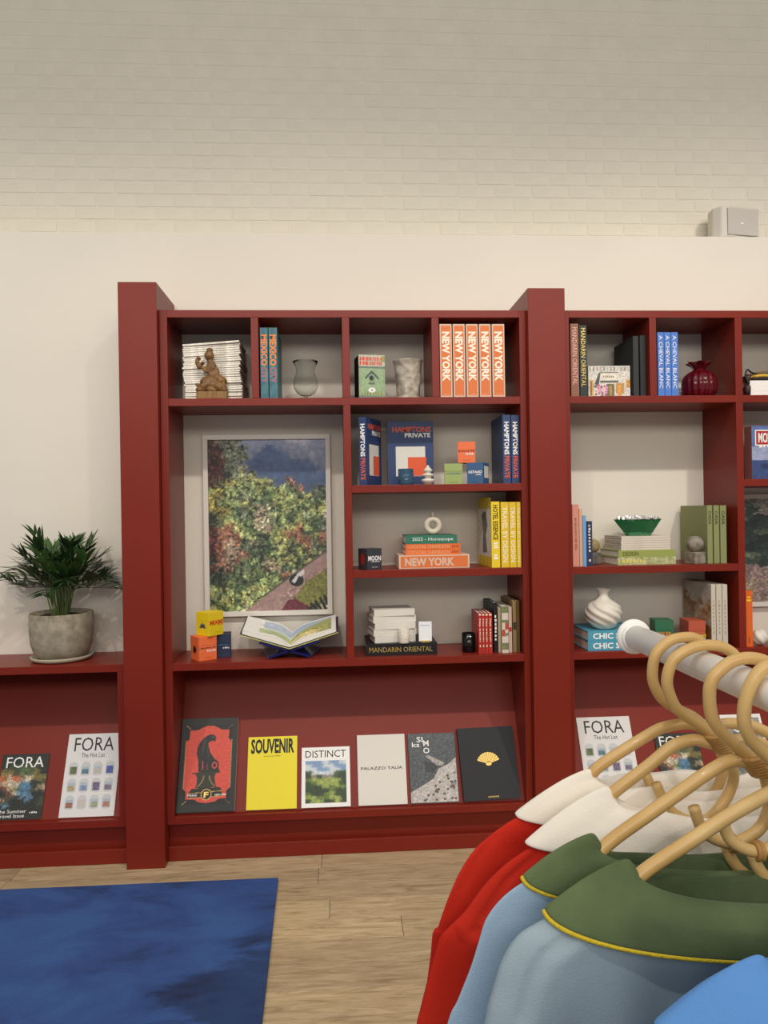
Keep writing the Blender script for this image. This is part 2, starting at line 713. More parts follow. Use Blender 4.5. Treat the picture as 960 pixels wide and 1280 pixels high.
def lower_part(t, a, b, ea=.031, eb=.031):
    # sloping display board, its ledge, the recessed apron and the base board
    y0, z0, y1, z1 = .032, .188, BACK - .003, .752
    th = .012
    dy, dz = (y1 - y0), (z1 - z0)
    L = math.hypot(dy, dz)
    ny, nz = dz / L * th, -dy / L * th
    m = MB()
    vs = []
    for x in (a, b):
        vs += [(x, y0, z0), (x, y1, z1), (x, y1 - .0005, z1 - .03), (x, y0 + ny, z0 + nz)]
    m.add(vs, [(0, 1, 5, 4), (1, 2, 6, 5), (2, 3, 7, 6), (3, 0, 4, 7), (0, 3, 2, 1), (4, 5, 6, 7)])
    m.build('display_board', RED2, t)
    MB().box(a, b, 0.0004, .06, .157, .188).build('ledge', RED, t, bevel=.0015)
    MB().box(a - ea, b + eb, .045, .06, 0.05, .158).build('apron', RED, t)
    MB().box(a - ea, b + eb, .016, .03, 0, .06).build('base_board', RED, t, bevel=.002)


A = [(-.718, -.687), (-.347, -.316), (.029, .060), (.404, .435), (.777, .8045)]
bc1 = bookcase(0, A, 'red bookcase between the two pillars, holding the framed poster', [
    (A[0][1], A[4][0], ZT), (A[0][1], A[4][0], Z1), (A[2][1], A[4][0], Z2), (A[2][1], A[4][0], Z3), (A[0][1], A[4][0], Z4)],
    [(*A[0], .157, ZT, 'side_panel'), (*A[4], .157, ZT, 'side_panel')] +
    [(*A[i], Z1, ZT - TH, 'divider') for i in (1, 2, 3)] + [(*A[2], Z4, Z1 - TH, 'divider')])
lower_part(bc1, A[0][1], A[4][0], .0315, .0275)
B = [(.9625, .991), (1.340, 1.370), (1.717, 1.748), (2.094, 2.125), (2.471, 2.502)]
bc2 = bookcase(0, B, 'red bookcase right of the second pillar, cut by the right edge', [
    (B[0][1], B[4][0], ZT), (B[0][1], B[4][0], Z1), (B[2][1], B[4][0], Z2 + .004), (B[0][1], B[2][0], Z3 - .003), (B[0][1], B[4][0], Z4)],
    [(*B[0], .157, ZT, 'side_panel'), (*B[4], .157, ZT, 'side_panel')] +
    [(*B[i], Z1, ZT - TH, 'divider') for i in (1, 2, 3)] + [(*B[2], Z4, Z1 - TH, 'divider')])
lower_part(bc2, B[0][1], B[4][0], .0285, .031)
lc = thing('low_cabinet', 'low red cabinet on the left with the potted palm on top', 'cabinet')
MB().box(-2.6, -.874, 0.0, BACK - .001, Z4 - TH + .004, Z4 + .004).build('cabinet_top', RED, lc, bevel=.0012)
MB().box(-.909, -.878, 0.0003, BACK, .157, Z4 - TH + .004).build('side_panel', RED, lc, bevel=.0012)
MB().box(-2.6, -2.57, 0.0003, BACK, 0, Z4 - TH + .004).build('side_panel', RED, lc, bevel=.0012)
lower_part(lc, -2.57, -.909, .02, .0365)

# things rest a hair above the boards
Z1, Z2, Z3, Z4 = Z1 + .0003, Z2 + .0003, Z3 + .0003, Z4 + .0003

# ================================================================= speaker on the wall ledge
SPK = M('speaker_plastic', '#cdc6b8', rough=.5)
GRL = M('speaker_grille', '#c2bab0', rough=.6, bump=.2, bscale=400)
sx0, sz0 = at(905, 297, .38)
sp = thing('wall_speaker', 'grey white loudspeaker on the ledge below the painted bricks', 'speaker', (1.915, .375, 2.6995), rz=.16)
h = .152
m = MB()
n = 12
prof = [(-.105, 0.045), (-.12, -.01), (-.098, -.05), (-.06, -.062), (.10, -.055), (.115, -.04), (.118, 0.03), (.09, .06), (-.08, .06)]
vs = [(x * (1.0 if zz else .96) + (.008 if zz else 0), y, zz * h) for zz in (0, 1) for x, y in prof]
k = len(prof)
m.add(vs, [tuple(range(k))[::-1], tuple(range(k, 2 * k))] + [(i, (i + 1) % k, k + (i + 1) % k, k + i) for i in range(k)])
m.build('cabinet_shell', SPK, sp, bevel=.008, seg=3)
MB().box(-.068, .098, -.0665, -.060, .012, h - .012).build('grille', GRL, sp, bevel=.003)
MB().box(-.0, .012, -.0685, -.0665, .062, .070).build('badge', WHITEI, sp)
# ================================================================= books and boxes


def book(name, label, loc, t, d, h, mat, rz=0.0, lying=False, group=None, title=None, pages=True, slip=False, cat='book', pmat=None):
    """spine on -y, thickness x, height z; returns the thing"""
    rot = (0, -math.pi / 2, rz) if lying else (0, 0, rz)
    if lying:
        rot = Matrix.Rotation(rz, 3, 'Z') @ Matrix.Rotation(-math.pi / 2, 3, 'Y')
        rot = rot.to_euler()
    T_ = thing(name, label, cat, loc, group=group, rot=rot)
    bt = min(.003, t * .12)
    if pages and not slip:
        m = MB()
        m.box(0, bt, 0, d, 0, h)
        m.box(t - bt, t, 0, d, 0, h)
        m.box(bt, t - bt, 0, bt, 0, h)
        m.build('cover', mat, T_)
        MB().box(bt, t - bt, bt, d - .004, .003, h - .003).build('page_block', pmat or PAPER, T_)
    else:
        MB().box(0, t, 0, d, 0, h).build('cover', mat, T_, bevel=.0008, seg=1)
    for (s, frac0, frac1, wfrac, tm, bold) in (title or []):
        c = (frac0 + frac1) / 2
        text(s, (frac1 - frac0) * h, t * wfrac, tm, T_, (t / 2, 0, h * (1 - c)), (0, 0, -1), (1, 0, 0), bold)
    return T_


def px_book(label, x0, x1, ytop, Y, zs, d, mat, **kw):
    xa = at(x0, ytop + 30, Y)[0]
    xb = at(x1, ytop + 30, Y)[0]
    zt = at((x0 + x1) / 2, ytop, Y)[1]
    return book('book', label, (xa, Y, zs), xb - xa - .0004, d, zt - zs, mat, **kw)


def px_lying(label, x0, x1, y0, y1, Y, z0, d, mat, rz=0.0, name='book', **kw):
    """lying book: y0 top px, y1 bottom px"""
    xa, za = at(x0, (y0 + y1) / 2, Y)
    xb, _ = at(x1, (y0 + y1) / 2, Y)
    zt = at((x0 + x1) / 2, y0, Y)[1]
    zb = at((x0 + x1) / 2, y1, Y)[1]
    # local z (height) maps to -x world, so origin is at the right end
    L = (xb - xa) / math.cos(rz)
    return book(name, label, (xb, Y + L * math.sin(rz), z0), zt - zb, d, L, mat, rz=rz, lying=True, **kw), zt - zb


def cube_box(label, loc, s, mat, rz=0.0, name='small_box', group='small coloured game boxes', h=None, d=None):
    t = thing(name, label, 'box', loc, rz=rz, group=group)
    d = d or s
    h = h or s
    MB().box(0, s, 0, d, 0, h * .62).build('box_base', mat, t, bevel=.0008, seg=1)
    MB().box(-.0006, s + .0006, -.0006, d + .0006, h * .62 + .0004, h).build('lid', mat, t, bevel=.0008, seg=1)
    return t


# --- top row, first bookcase: stack of magazines, carving
MAGW = M('magazine_white', '#ded7ca', rough=.6, var=.14, vscale=14, stretch=(6, 1, 60))
MAGD = M('magazine_dark', '#2a2826', rough=.6)
xa, _ = at(230, 470, .06)
xb, _ = at(301, 470, .06)
nmag = 27
zt = at(265, 425, .06)[1] - Z1
th = zt / nmag
m = MB().box(0, xb - xa, 0.0006, .215, 0, th * .80)
pm0 = thing('magazine', 'm', 'magazine', (0, 0, -5))
m.build('pages', MAGW, pm0)
MB().box(-.0003, xb - xa + .0003, .0012, .2154, th * .80, th * .86).build('cover', MAGD, pm0)
MB().box(-.0003, xb - xa + .0003, -.0004, 0.0005, 0, th * .72).build('spine', M('spine_white', '#e8e0d0', rough=.5, var=.28, vscale=9, stretch=(5, 1, 14)), pm0)
for i in range(nmag):
    o = pm0 if i == 0 else copy_tree(pm0)
    o['label'] = 'white-spined magazine, ' + ordinal(i) + ' from the bottom of the tall pile behind the carving'
    o['group'] = 'magazines piled behind the carving'
    dx = .004 * math.sin(i * .35) + random.uniform(-.003, .003) - (0.006 if i > 18 else 0)
    tl = th * .93
    o.location = (xa + dx, .063 + random.uniform(-.004, .004), Z1 + i * tl + .0004)
    o.rotation_euler = (0, -i * (th - tl) / (xb - xa), random.uniform(-.02, .02))


def blobs(name, parts, mat, parent, voxel=.003, sm=4):
    bm = bmesh.new()
    for (p, s, rt) in parts:
        mt = Matrix.Translation(Vector(p)) @ (Matrix.Rotation(rt[0], 4, 'X') @ Matrix.Rotation(rt[1], 4, 'Y') @ Matrix.Rotation(rt[2], 4, 'Z')) @ Matrix.Diagonal((*s, 1))
        bmesh.ops.create_icosphere(bm, subdivisions=3, radius=1, matrix=mt)
    me = bpy.data.meshes.new(name)
    bm.to_mesh(me)
    bm.free()
    me.materials.append(mat)
    o = bpy.data.objects.new(name, me)
    col.objects.link(o)
    r = o.modifiers.new('r', 'REMESH')
    r.mode = 'VOXEL'
    r.voxel_size = voxel
    s = o.modifiers.new('s', 'SMOOTH')
    s.iterations = sm
    s.factor = .5
    dg = bpy.context.evaluated_depsgraph_get()
    me2 = bpy.data.meshes.new_from_object(o.evaluated_get(dg))
    me2.polygons.foreach_set('use_smooth', [True] * len(me2.polygons))
    o.modifiers.clear()
    o.data = me2
    o.parent = parent
    return o


CARV = M('carved_wood', '#8a6232', rough=.5, hex2='#5f3f1c', vscale=40, bump=.8, bscale=90)
cx_, _ = at(264.5, 480, .015)
fg = thing('carved_figurine', 'carved wooden kneeling figure on a block, in front of the magazines', 'figurine', (cx_, .028, Z1))
MB().box(-.062, .062, -.022, .026, 0, .03).build('plinth', M('carving_plinth', '#94703c', rough=.55, hex2='#7a5527', vscale=12, stretch=(14, 1, 1)), fg, bevel=.002)
Zf = lambda py: (496.5 - py) * .00335
Xf = lambda px: (px - 264.5) * .00335
P_ = [((Xf(261.5), 0, Zf(442.5)), (.0205, .018, .0215), (0, 0, 0)), ((Xf(262), .002, Zf(435.5)), (.014, .012, .010), (0, 0, 0)),
      ((Xf(262.5), 0, Zf(450)), (.012, .011, .014), (0, 0, 0)),
      ((Xf(264), 0, Zf(458)), (.023, .016, .028), (0, .1, 0)), ((Xf(266), 0, Zf(467)), (.025, .018, .026), (0, -.1, 0)),
      ((Xf(262), 0, Zf(475)), (.042, .022, .024), (0, 0, 0)), ((Xf(275), 0, Zf(473)), (.028, .020, .020), (0, .5, 0)),
      ((Xf(256), -.004, Zf(480)), (.040, .022, .020), (0, -.5, 0)), ((Xf(272), -.004, Zf(481)), (.042, .022, .019), (0, .35, 0)),
      ((Xf(251), -.006, Zf(485)), (.022, .018, .014), (0, 0, 0)), ((Xf(264), -.008, Zf(485)), (.026, .016, .014), (0, .2, 0)), ((Xf(278), -.006, Zf(485)), (.020, .017, .014), (0, 0, 0)),
      ((Xf(257), -.002, Zf(459.5)), (.024, .009, .0095), (0, .55, 0)), ((Xf(250), -.003, Zf(456)), (.0125, .009, .014), (0, .4, 0)), ((Xf(247), -.004, Zf(450)), (.009, .008, .019), (0, .1, 0)),
      ((Xf(249), -.005, Zf(446)), (.010, .008, .007), (0, .3, 0)), ((Xf(258), -.013, Zf(462)), (.016, .008, .008), (0, .4, 0)), ((Xf(254), -.010, Zf(452)), (.008, .008, .008), (0, 0, 0)), ((Xf(271), -.003, Zf(462)), (.009, .009, .020), (0, -.2, 0))]
for i in range(10):
    a = i / 9
    P_.append(((Xf(247 + 33 * a), -.016, Zf(479 + 5 * math.sin(i * 2.1))), (.008, .006, .007), (0, 0, 0)))
blobs('figure', P_, CARV, fg, .0026, 2)

# two teal city books
TEAL = M('teal_cover', '#2f5f6c', rough=.5, hex2='#4d7f86', vscale=25)
ORI = M('orange_ink', '#f08a3c', rough=.6)
PKI = M('pink_ink', '#c06a72', rough=.6)
for i, (a, b) in enumerate(((325.2, 335), (336, 346.6))):
    t = px_book(('left' if i == 0 else 'right') + ' of two teal books with orange and pink spine lettering', a, b, 409.5, .012, Z1, .24, TEAL, group='teal city books',
                title=[('MEXICO', .10, .54, .78, ORI, .035), ('CITY', .56, .78, .7, PKI, .02)])
    t_h = .29
# glass hurricane vase
GLASS = M('clear_glass', '#f2f4f2', rough=.02, trans=1.0, ior=1.16)


def glass_vase(label, px, Y, zs, prof, name='glass_vase', mat=None, n=48, rad=None):
    x, _ = at(px, 470, Y)
    t = thing(name, label, 'vase', (x, Y, zs))
    return t


gv = glass_vase('clear footed hurricane glass vase beside the teal books', 382, .11, Z1, None)
outer = [(0, .0005), (.027, .0005), (.027, .004), (.012, .009), (.008, .014), (.010, .019), (.022, .024), (.038, .036), (.050, .055), (.0535, .075), (.050, .096), (.042, .117), (.039, .132), (.043, .15), (.055, .171)]
inner = [(.0533, .1715), (.0415, .150), (.0374, .132), (.0402, .117), (.048, .096), (.0512, .075), (.048, .057), (.036, .039), (.02, .027), (0, .025)]
MB().lathe(outer + inner, 56).build('bowl', GLASS, gv)

# birdhouse box
BHM = M('birdhouse_box_side', '#241d1a', rough=.6)
xa, _ = at(448.5, 470, .03)
xb, _ = at(482, 470, .03)
w_ = xb - xa
bh_t = thing('birdhouse_box', 'box picturing a green birdhouse with a red roof', 'box', (xa, .03, Z1), rz=.16)
hh = at(465, 443, .03)[1] - Z1
MB().box(0, w_, 0.001, .10, 0, hh).build('carton', BHM, bh_t, bevel=.001, seg=1)
c = Canvas(70, 110, '#8fa37c')
c.rect(0, 0, 1, .3, '#b9b8a0')
for i in range(13):
    for j in range(2):
        c.rect(.04 + i * .066, .05 + j * .1, .04 + i * .066 + .052, .05 + j * .1 + .085, ['#c8463c', '#d9604f', '#b53a35', '#e08070'][(i + j * 2) % 4])
c.rect(.88, .02, 1, .16, '#8aa04c')
c.rect(0, .265, 1, .31, '#6d7669')
c.rect(.1, .31, .9, .9, '#93ab80')
c.poly([(.5, .35), (.78, .53), (.74, .56), (.5, .42), (.27, .56), (.22, .53)], '#4c544c')
c.rect(.38, .45, .6, .64, '#7d9470')
c.ell(.48, .53, .085, .055, '#20251f')
c.rect(.36, .64, .62, .67, '#5f6d58')
for i in range(16):
    x0 = .1 + i * .053
    hgt = .1 + .08 * ((i * 7) % 5) / 5
    c.poly([(x0, .92), (x0 + .01, .92 - hgt), (x0 + .035, .92)], ['#5c7a3a', '#a0a04a', '#4d6a36', '#b08a3c'][i % 4])
c.ell(.5, .80, .13, .055, '#efece4')
c.ell(.5, .80, .05, .02, '#777a70')
c.rect(0, .93, 1, 1, '#6f7a70')
c.speck(.12, 3)
c.build(w_, hh, (w_ / 2, .001, hh / 2), (1, 0, 0), (0, 0, 1), bh_t, name='front_print')

# frosted relief glass vase
FROST = M('frosted_relief_glass', '#ddd4c4', rough=.25, trans=.35, ior=1.3, hex2='#b0a490', vscale=38, bump=1.0, bscale=45)
vx, _ = at(510, 470, .09)
fv = thing('relief_vase', 'frosted cylindrical glass vase with relief pattern beside the birdhouse box', 'vase', (vx, .09, Z1))
rad = lambda a, z: 1 + (.05 * math.sin(6 * a) * math.sin(z * 55) + .018 * abs(math.sin(9 * a))) * (1 if .02 < z < .15 else .15)
pr = [(0, .0005), (.052, .0005), (.054, .006), (.049, .012), (.050, .03), (.051, .06), (.053, .09), (.056, .12), (.057, .145), (.063, .16), (.066, .168), (.063, .169), (.054, .15), (.050, .1), (.047, .04), (.044, .015), (0, .012)]
pr2 = []
for (a, b), (c2, d2) in zip(pr[:-1], pr[1:]):
    for s in range(3):
        pr2.append((a + (c2 - a) * s / 3, b + (d2 - b) * s / 3))
pr2.append(pr[-1])
MB().lathe(pr2, 72, rad=rad).build('vase_body', FROST, fv)

# five orange NEW YORK books in pale slipcases
ORC = M('orange_cover', '#d9733a', rough=.55)
SLIP = M('slipcase_edge', '#d8b9a2', rough=.6)
CRM = M('cream_ink', '#f6e8cf', rough=.6)
for i in range(5):
    a, b = [(549.8, 565.0), (566.4, 581.3), (582.8, 597.6), (599.2, 613.6), (615.2, 630.8)][i]
    t = px_book('orange NEW YORK book, ' + ordinal(i) + ' from the left of the five', a, b, 405.0, .012, Z1, .26, SLIP, group='orange NEW YORK books in the top row', slip=True)
    xa = at(a, 430, .012)[0]
    tt = at(b, 430, .012)[0] - xa - .0004
    hh = at(a, 405, .012)[1] - Z1
    panel(tt * .80, hh * .955, (tt / 2, 0, hh / 2), (1, 0, 0), (0, 0, 1), ORC, t, 'spine_panel')
    text('NEW YORK', hh * .68, tt * .66, CRM, t, (tt / 2, -.0003, hh * .555), (0, 0, -1), (1, 0, 0), .045)
    text('ASSOULINE', tt * .5, hh * .008, CRM, t, (tt / 2, -.0003, hh * .04), (1, 0, 0), (0, 0, 1), 0, 'imprint')

# --- second bookcase, top row
BRN = M('brown_cover', '#8a5a45', rough=.5)
DGR = M('dark_green_cover', '#26302a', rough=.5)
PINKI = M('rose_ink', '#e0b0a0', rough=.6)
px_book('tall brown book with pale lettering at the left of the top row', 713.4, 723.4, 404.6, .010, Z1, .25, BRN, title=[('MANDARIN ORIENTAL', .05, .84, .6, PINKI, .0)])
px_book('tall dark green book with gold lettering beside the brown one', 724.6, 733.6, 406.5, .012, Z1, .25, DGR, title=[('MANDARIN ORIENTAL', .04, .86, .62, GOLD, .0)])
xa, _ = at(735.5, 475, .035)
xb, _ = at(787, 475, .035)
w_ = xb - xa
hh = at(760, 457.5, .035)[1] - Z1
sb = thing('photo_book', 'small book with a pale shop front photograph on its cover', 'book', (xa, .035, Z1), rz=-.03)
MB().box(0, w_, .0006, .03, 0, hh).build('page_block', PAPER, sb, bevel=.001, seg=1)
c = Canvas(110, 76, '#cfc8bc')
for i in range(12):
    c.rect(.02 + i * .083, .03, .02 + i * .083 + .05, .17, ['#a39d94', '#8f8a84', '#b9b1a6'][i % 3])
c.rect(.28, .2, .72, .24, '#7f7a70')
c.rect(.28, .24, .72, .44, '#ddd6c4')
c.ell(.42, .35, .04, .05, '#a58', ring=.4) if False else None
for i in range(6):
    c.rect(.34 + i * .05, .31, .37 + i * .05, .38, '#9a8270')
c.rect(.28, .48, .72, .54, '#5f5a50')
c.rect(.02, .45, .12, .95, '#c99a4e').rect(.05, .5, .075, .95, '#6a4a2a').rect(.90, .45, 1, .72, '#c98c3c')
c.poly([(.26, .2), (.29, .24), (.24, .72), (.12, .68)], '#484a4a')
c.rect(.43, .58, .62, .98, '#6a6548').rect(.5, .62, .56, .95, '#a8884a').rect(.66, .55, .86, .9, '#b98a50').rect(.70, .62, .78, .98, '#d89a44')
for i in range(26):
    c.ell(.16 + .3 * ((i * 37) % 100) / 100, .62 + .34 * ((i * 53) % 100) / 100, .03, .04, ['#d48aa8', '#c86a8c', '#e6b8c4', '#6a7058'][i % 4])
c.rect(.2, .04, .24, .16, '#c09090')
c.speck(.22, 2)
c.build(w_, hh, (w_ / 2, .0006, hh / 2), (1, 0, 0), (0, 0, 1), sb)

DKG = M('black_cloth', '#1e1f20', rough=.6, var=.1, vscale=50)
# two black books by the right divider, showing their back boards
px_book('left of two black books leaning in the top row', 791.5, 798.5, 420.0, .03, Z1, .22, M('charcoal_cloth', '#303130', rough=.7), group='black books in the top row', slip=True)
px_book('right of two black books leaning in the top row', 800.0, 808.0, 419.0, .03, Z1, .25, DKG, group='black books in the top row', slip=True, rz=.0)
BLU = M('cornflower_cover', '#4b78c4', rough=.5)
for i, (a, b) in enumerate(((822.2, 830.2), (830.8, 838.6), (839.2, 847.6))):
    px_book('cornflower blue book, ' + ordinal(i) + ' from the left of three beside the red vase', a, b, 415.3, .012, Z1, .24, BLU, group='cornflower blue books',
            title=[('A CHEVAL BLANC', .05, .88, .55, WHITEI, .0)])
cube_box('small pinkish white carton behind the red glass vase', (at(847.9, 480, .20)[0] + .002, .20, Z1), .045, M('pale_carton', '#d8c8bc', rough=.7), group=None, h=.065)
RGL = M('dark_red_glass', '#7a1020', rough=.06, trans=.6, ior=1.3, coat=.5)
vx, _ = at(874, 470, .10)
rv = thing('red_glass_vase', 'dark red ribbed glass vase with a ruffled rim', 'vase', (vx, .10, Z1))
rad = lambda a, z: 1 + .10 * abs(math.cos(8 * a)) - .06
prof = [(0, .0005), (.048, .0005), (.062, .010), (.071, .035), (.073, .06), (.070, .082), (.061, .102), (.045, .116), (.030, .122), (.024, .129)]
m = MB().lathe(prof, 90, rad=rad)
m.build('vase_body', RGL, rv)
m = MB().lathe([(.024, .127), (.028, .136), (.038, .146), (.048, .156), (.050, .159), (.038, .152), (.024, .142), (.019, .130), (.0, .128)], 72, rad=lambda a, z: 1 + (.16 * math.sin(6 * a)) * max(0, (z - .13) / .02))
m.build('ruffled_rim', RGL, rv)

# far right cell
xa, _ = at(938.5, 485, .03)
for i in range(3):
    px_lying('white book, ' + ['lowest', 'middle', 'topmost'][i] + ' of the pile at the right edge of the top row', 938.5 - (1.2 if i == 2 else 0), 1012, 494 - (i + 1) * 6.4, 494 - i * 6.4, .03, Z1 + i * .0226, .2,
             M('white_book', '#efe9e2', rough=.5), group='white books at the right edge')
zt_ = Z1 + 3 * .0222
GRC = M('green_cloth', '#3f6e52', rough=.8, hex2='#8a4638', vscale=30)
YLC = M('yellow_cloth', '#d0a63a', rough=.8)
for i, (mt, lab, y_) in enumerate(((M('dark_cloth', '#2a2422', rough=.85), 'dark folded cloth lying on the white books', 0), (YLC, 'yellow folded cloth between dark and green cloths', .012), (GRC, 'green folded cloth on top of the yellow one', .024))):
    x0 = at(940 + i * 3, 470, .05)[0]
    m = MB()
    vs = []
    nn = 24
    for a in range(nn + 1):
        for b in range(2):
            u = a / nn
            zz = y_ + .0035 * math.sin(u * 9)
            vs += [(u * .25, .0 + .16 * b, zz), (u * .25, .16 * b, zz + .0112)]
    fs = []
    for a in range(nn):
        k0 = a * 4
        fs += [(k0, k0 + 4, k0 + 5, k0 + 1), (k0 + 2, k0 + 3, k0 + 7, k0 + 6), (k0 + 1, k0 + 5, k0 + 7, k0 + 3), (k0, k0 + 2, k0 + 6, k0 + 4)]
    fs += [(0, 1, 3, 2), (nn * 4, nn * 4 + 2, nn * 4 + 3, nn * 4 + 1)]
    m.add([(x, y, z + .004) for x, y, z in vs], fs, True)
    o = m.build('folded_cloth', mt, None)
    o.location = (x0, .045, zt_ + i * .001)
    tag(o, lab, 'cloth', 'folded cloths on the white books')
xk, zk = at(934, 470, .02)
LEATHER = M('black_leather', '#1d1715', rough=.5, bump=.4, bscale=60)
pc = thing('leather_pouch', 'dark leather pouch with a strap at the left of the white books', 'pouch', (xk, .024, Z1))
blobs('pouch_body', [((0, 0, .026), (.015, .02, .026), (0, 0, 0)), ((.001, 0, .075), (.015, .02, .020), (0, .3, 0))], M('brown_leather', '#3b2420', rough=.55), pc, .003, 3)
MB().tube([(.000, -.016, .05), (-.012, -.012, .085), (.0, -.006, .112), (.02, 0, .102), (.045, .004, .095)], .004, 8).build('strap', LEATHER, pc)

# --- framed poster, hanging on the wall in the tall opening


def framed(label, x0, x1, z0, z1, canvas, fw=.022, name='framed_poster'):
    t = thing(name, label, 'picture', ((x0 + x1) / 2, BACK, z0))
    w, h = x1 - x0, z1 - z0
    fm = M('white_frame', '#dcd5ca', rough=.45)
    y1, y0 = -.001, -.026
    for (a, b, c0, d) in ((-w / 2, w / 2, 0, fw), (-w / 2, w / 2, h - fw, h), (-w / 2, -w / 2 + fw, fw, h - fw), (w / 2 - fw, w / 2, fw, h - fw)):
        MB().box(a, b, y0, y1, c0, d).build('frame_rail', fm, t, bevel=.0012, seg=1)
    canvas.build(w - 2 * fw + .002, h - 2 * fw + .002, (0, -.012, h / 2), (1, 0, 0), (0, 0, 1), t, name='poster_print', mat=print_mat('poster_behind_glass', .55, .7))
    return t


pal = {'S': '#70778a', 'B': '#45587a', 'b': '#3a4a6c', 'e': '#78806a', 'g': '#75844e', 'G': '#3d5034', 'y': '#989858', 'r': '#4c2018', 'R': '#94604a',
       'p': '#a5807a', 'k': '#1f2820', 'w': '#b5b08c', 'l': '#92a064', 'o': '#8c803c', 'm': '#7c2e38', 's': '#8d8c98', 't': '#94806a', 'n': '#55604a'}
rowsP = [
    "reeeSSSSSSsssSS",
    "rreeeSSbBSSSSSS",
    "rreeeSBBBBSSSsS",
    "rreeSBbBBBBBBSS",
    "rreewBBBBBBBBBS",
    "rrkelyBBBBBBBBB",
    "rkoyglyyBBRBBBB",
    "golglGygylGRBnn",
    "oogleggGgylGynG",
    "ogglynGGylgygGl",
    "oooGnltwGylGgyy",
    "kogGeGtwlgGyegw",
    "kgylGgtwGlGygGn",
    "rRRygGwtglyRgGe",
    "rRRRlgGygoRRGyR",
    "mRtRGtnGyylRRGR",
    "rRttnnGGlyGgRnG",
    "rRttRGnglyGyGgt",
    "kRtRGlGtgyyGyoR",
    "rkRGnGgttnGgRgo",
    "kkGGlgGgGRtwgoy",
    "GkgGkGlglkgggoy",
    "lygGGyylgGogoog",
    "yglgyllgyoyogGn",
    "GyyGylygyommGgk",
    "yGglwlygymmnkkw",
]
c = Canvas(170, 250, '#70778a').grid(rowsP, pal, jit=.9, seed=5, mix=.6)
sky = np.isin(c.code, [ord(x) for x in 'SBbs'])
road = np.zeros(c.U.shape, bool)
c.a[sky] *= (1.38 - .38 * np.clip(c.V / .25, 0, 1))[sky][:, None]
c.speck(.55, 4.0, 9, ~(sky | road), octv=2)
c.speck(.42, 1.6, 12, ~(sky | road), octv=1)
c.speck(.10, 5, 13, sky | road)
lf = (vnoise(170, 250, 3.2, seed=77, octv=1) > .70) & ~(sky | road)
c.a[lf] = c.a[lf] * .7 + np.array([.70, .70, .50]) * .3
dk = (vnoise(170, 250, 5.0, seed=78, octv=2) < .34) & ~(sky | road)
c.a[dk] *= .5
# mountain ridge tones, the winding road with its wall, the little open car, the fence
c.poly([(.30, 1), (.46, .92), (.98, .66), (1.0, .66), (1, .76), (.80, .86), (.62, 1)], '#a08079')
c.speck(.12, 3, 44, (c.U > .3) & (c.V > .66))
c.poly([(.44, .925), (.975, .672), (1, .666), (1, .657), (.97, .66), (.43, .918)], '#605a52')
c.poly([(.60, 1), (.66, .94), (.80, .93), (.84, 1)], '#6c2c38')
c.poly([(.72, .93), (.82, .83), (1, .76), (1, .93), (.84, .98)], '#7c7a3c')
c.speck(.35, 2.5, 21, (c.U > .6) & (c.V > .76) & (c.V + c.U * .4 > 1.14))
c.ell(.735, .825, .062, .036, '#222824').poly([(.695, .83), (.74, .79), (.76, .795), (.72, .845)], '#c9c6c4').poly([(.74, .79), (.80, .76), (.80, .79), (.77, .805)], '#d2cecb')
for i in range(5):
    c.poly([(.84 + i * .04, .965 - i * .015), (.86 + i * .04, .955 - i * .015), (.92 + i * .04, 1), (.89 + i * .04, 1)], '#2a2320')
c.speck(.08, 3, 30)
grey = c.a.mean(-1, keepdims=True)
c.a = grey + (c.a - grey) * .95
framed('white framed poster of a flowering hillside road with a small car', -.600, -.030, .968, 1.784, c)

# second poster at right
pal2 = dict(pal)
pal2.update({'G': '#2c3c34', 'k': '#1e2a26', 'p': '#86706a', 's': '#8a8078'})
c = Canvas(110, 160, '#2c3c34').grid(["ssnsnssGs", "nsGsnGGnG", "GnGkGnGkG", "kGkGGkGnk", "GkGnkGkGG", "kGGkGnkGk", "GkkGnGkGG", "kGnGkGkGk", "ppGkGkGnG", "ppppGkGkG", "tppppppGk",
                                             "pptpppppp", "pptppptpp", "pppptpppp"], pal2, jit=.7, seed=15).speck(.5, 2.0, 4)
framed('second framed poster, dark trees over a pink path, cut by the right edge', 1.762, 2.36, .955, 1.535 - TH - .02, c, name='framed_poster')

# --- small boxes below the poster
YEL = M('yellow_card', '#e6c81e', rough=.5)
ORG = M('orange_card', '#e8703e', rough=.5)
NAV = M('navy_card', '#27304a', rough=.5)
GRN = M('sage_card', '#98a864', rough=.5)
SKYB = M('slate_blue_card', '#3f6288', rough=.5)
REDI = M('red_ink', '#d8452a', rough=.6)


def box_text(t, s, size, h, face, lines):
    """lines: (string, u0, u1, v, height, mat, bold) on 'front' (-y) or 'left' (-x) face"""
    for (st, u0, u1, v, hh, mt, bd) in lines:
        if face == 'front':
            text(st, (u1 - u0) * size, hh * h, mt, t, ((u0 + u1) / 2 * size, -.0006, h * (1 - v)), (1, 0, 0), (0, 0, 1), bd)
        else:
            text(st, (u1 - u0) * size, hh * h, mt, t, (-.0006, size * (1 - (u0 + u1) / 2), h * (1 - v)), (0, -1, 0), (0, 0, 1), bd)


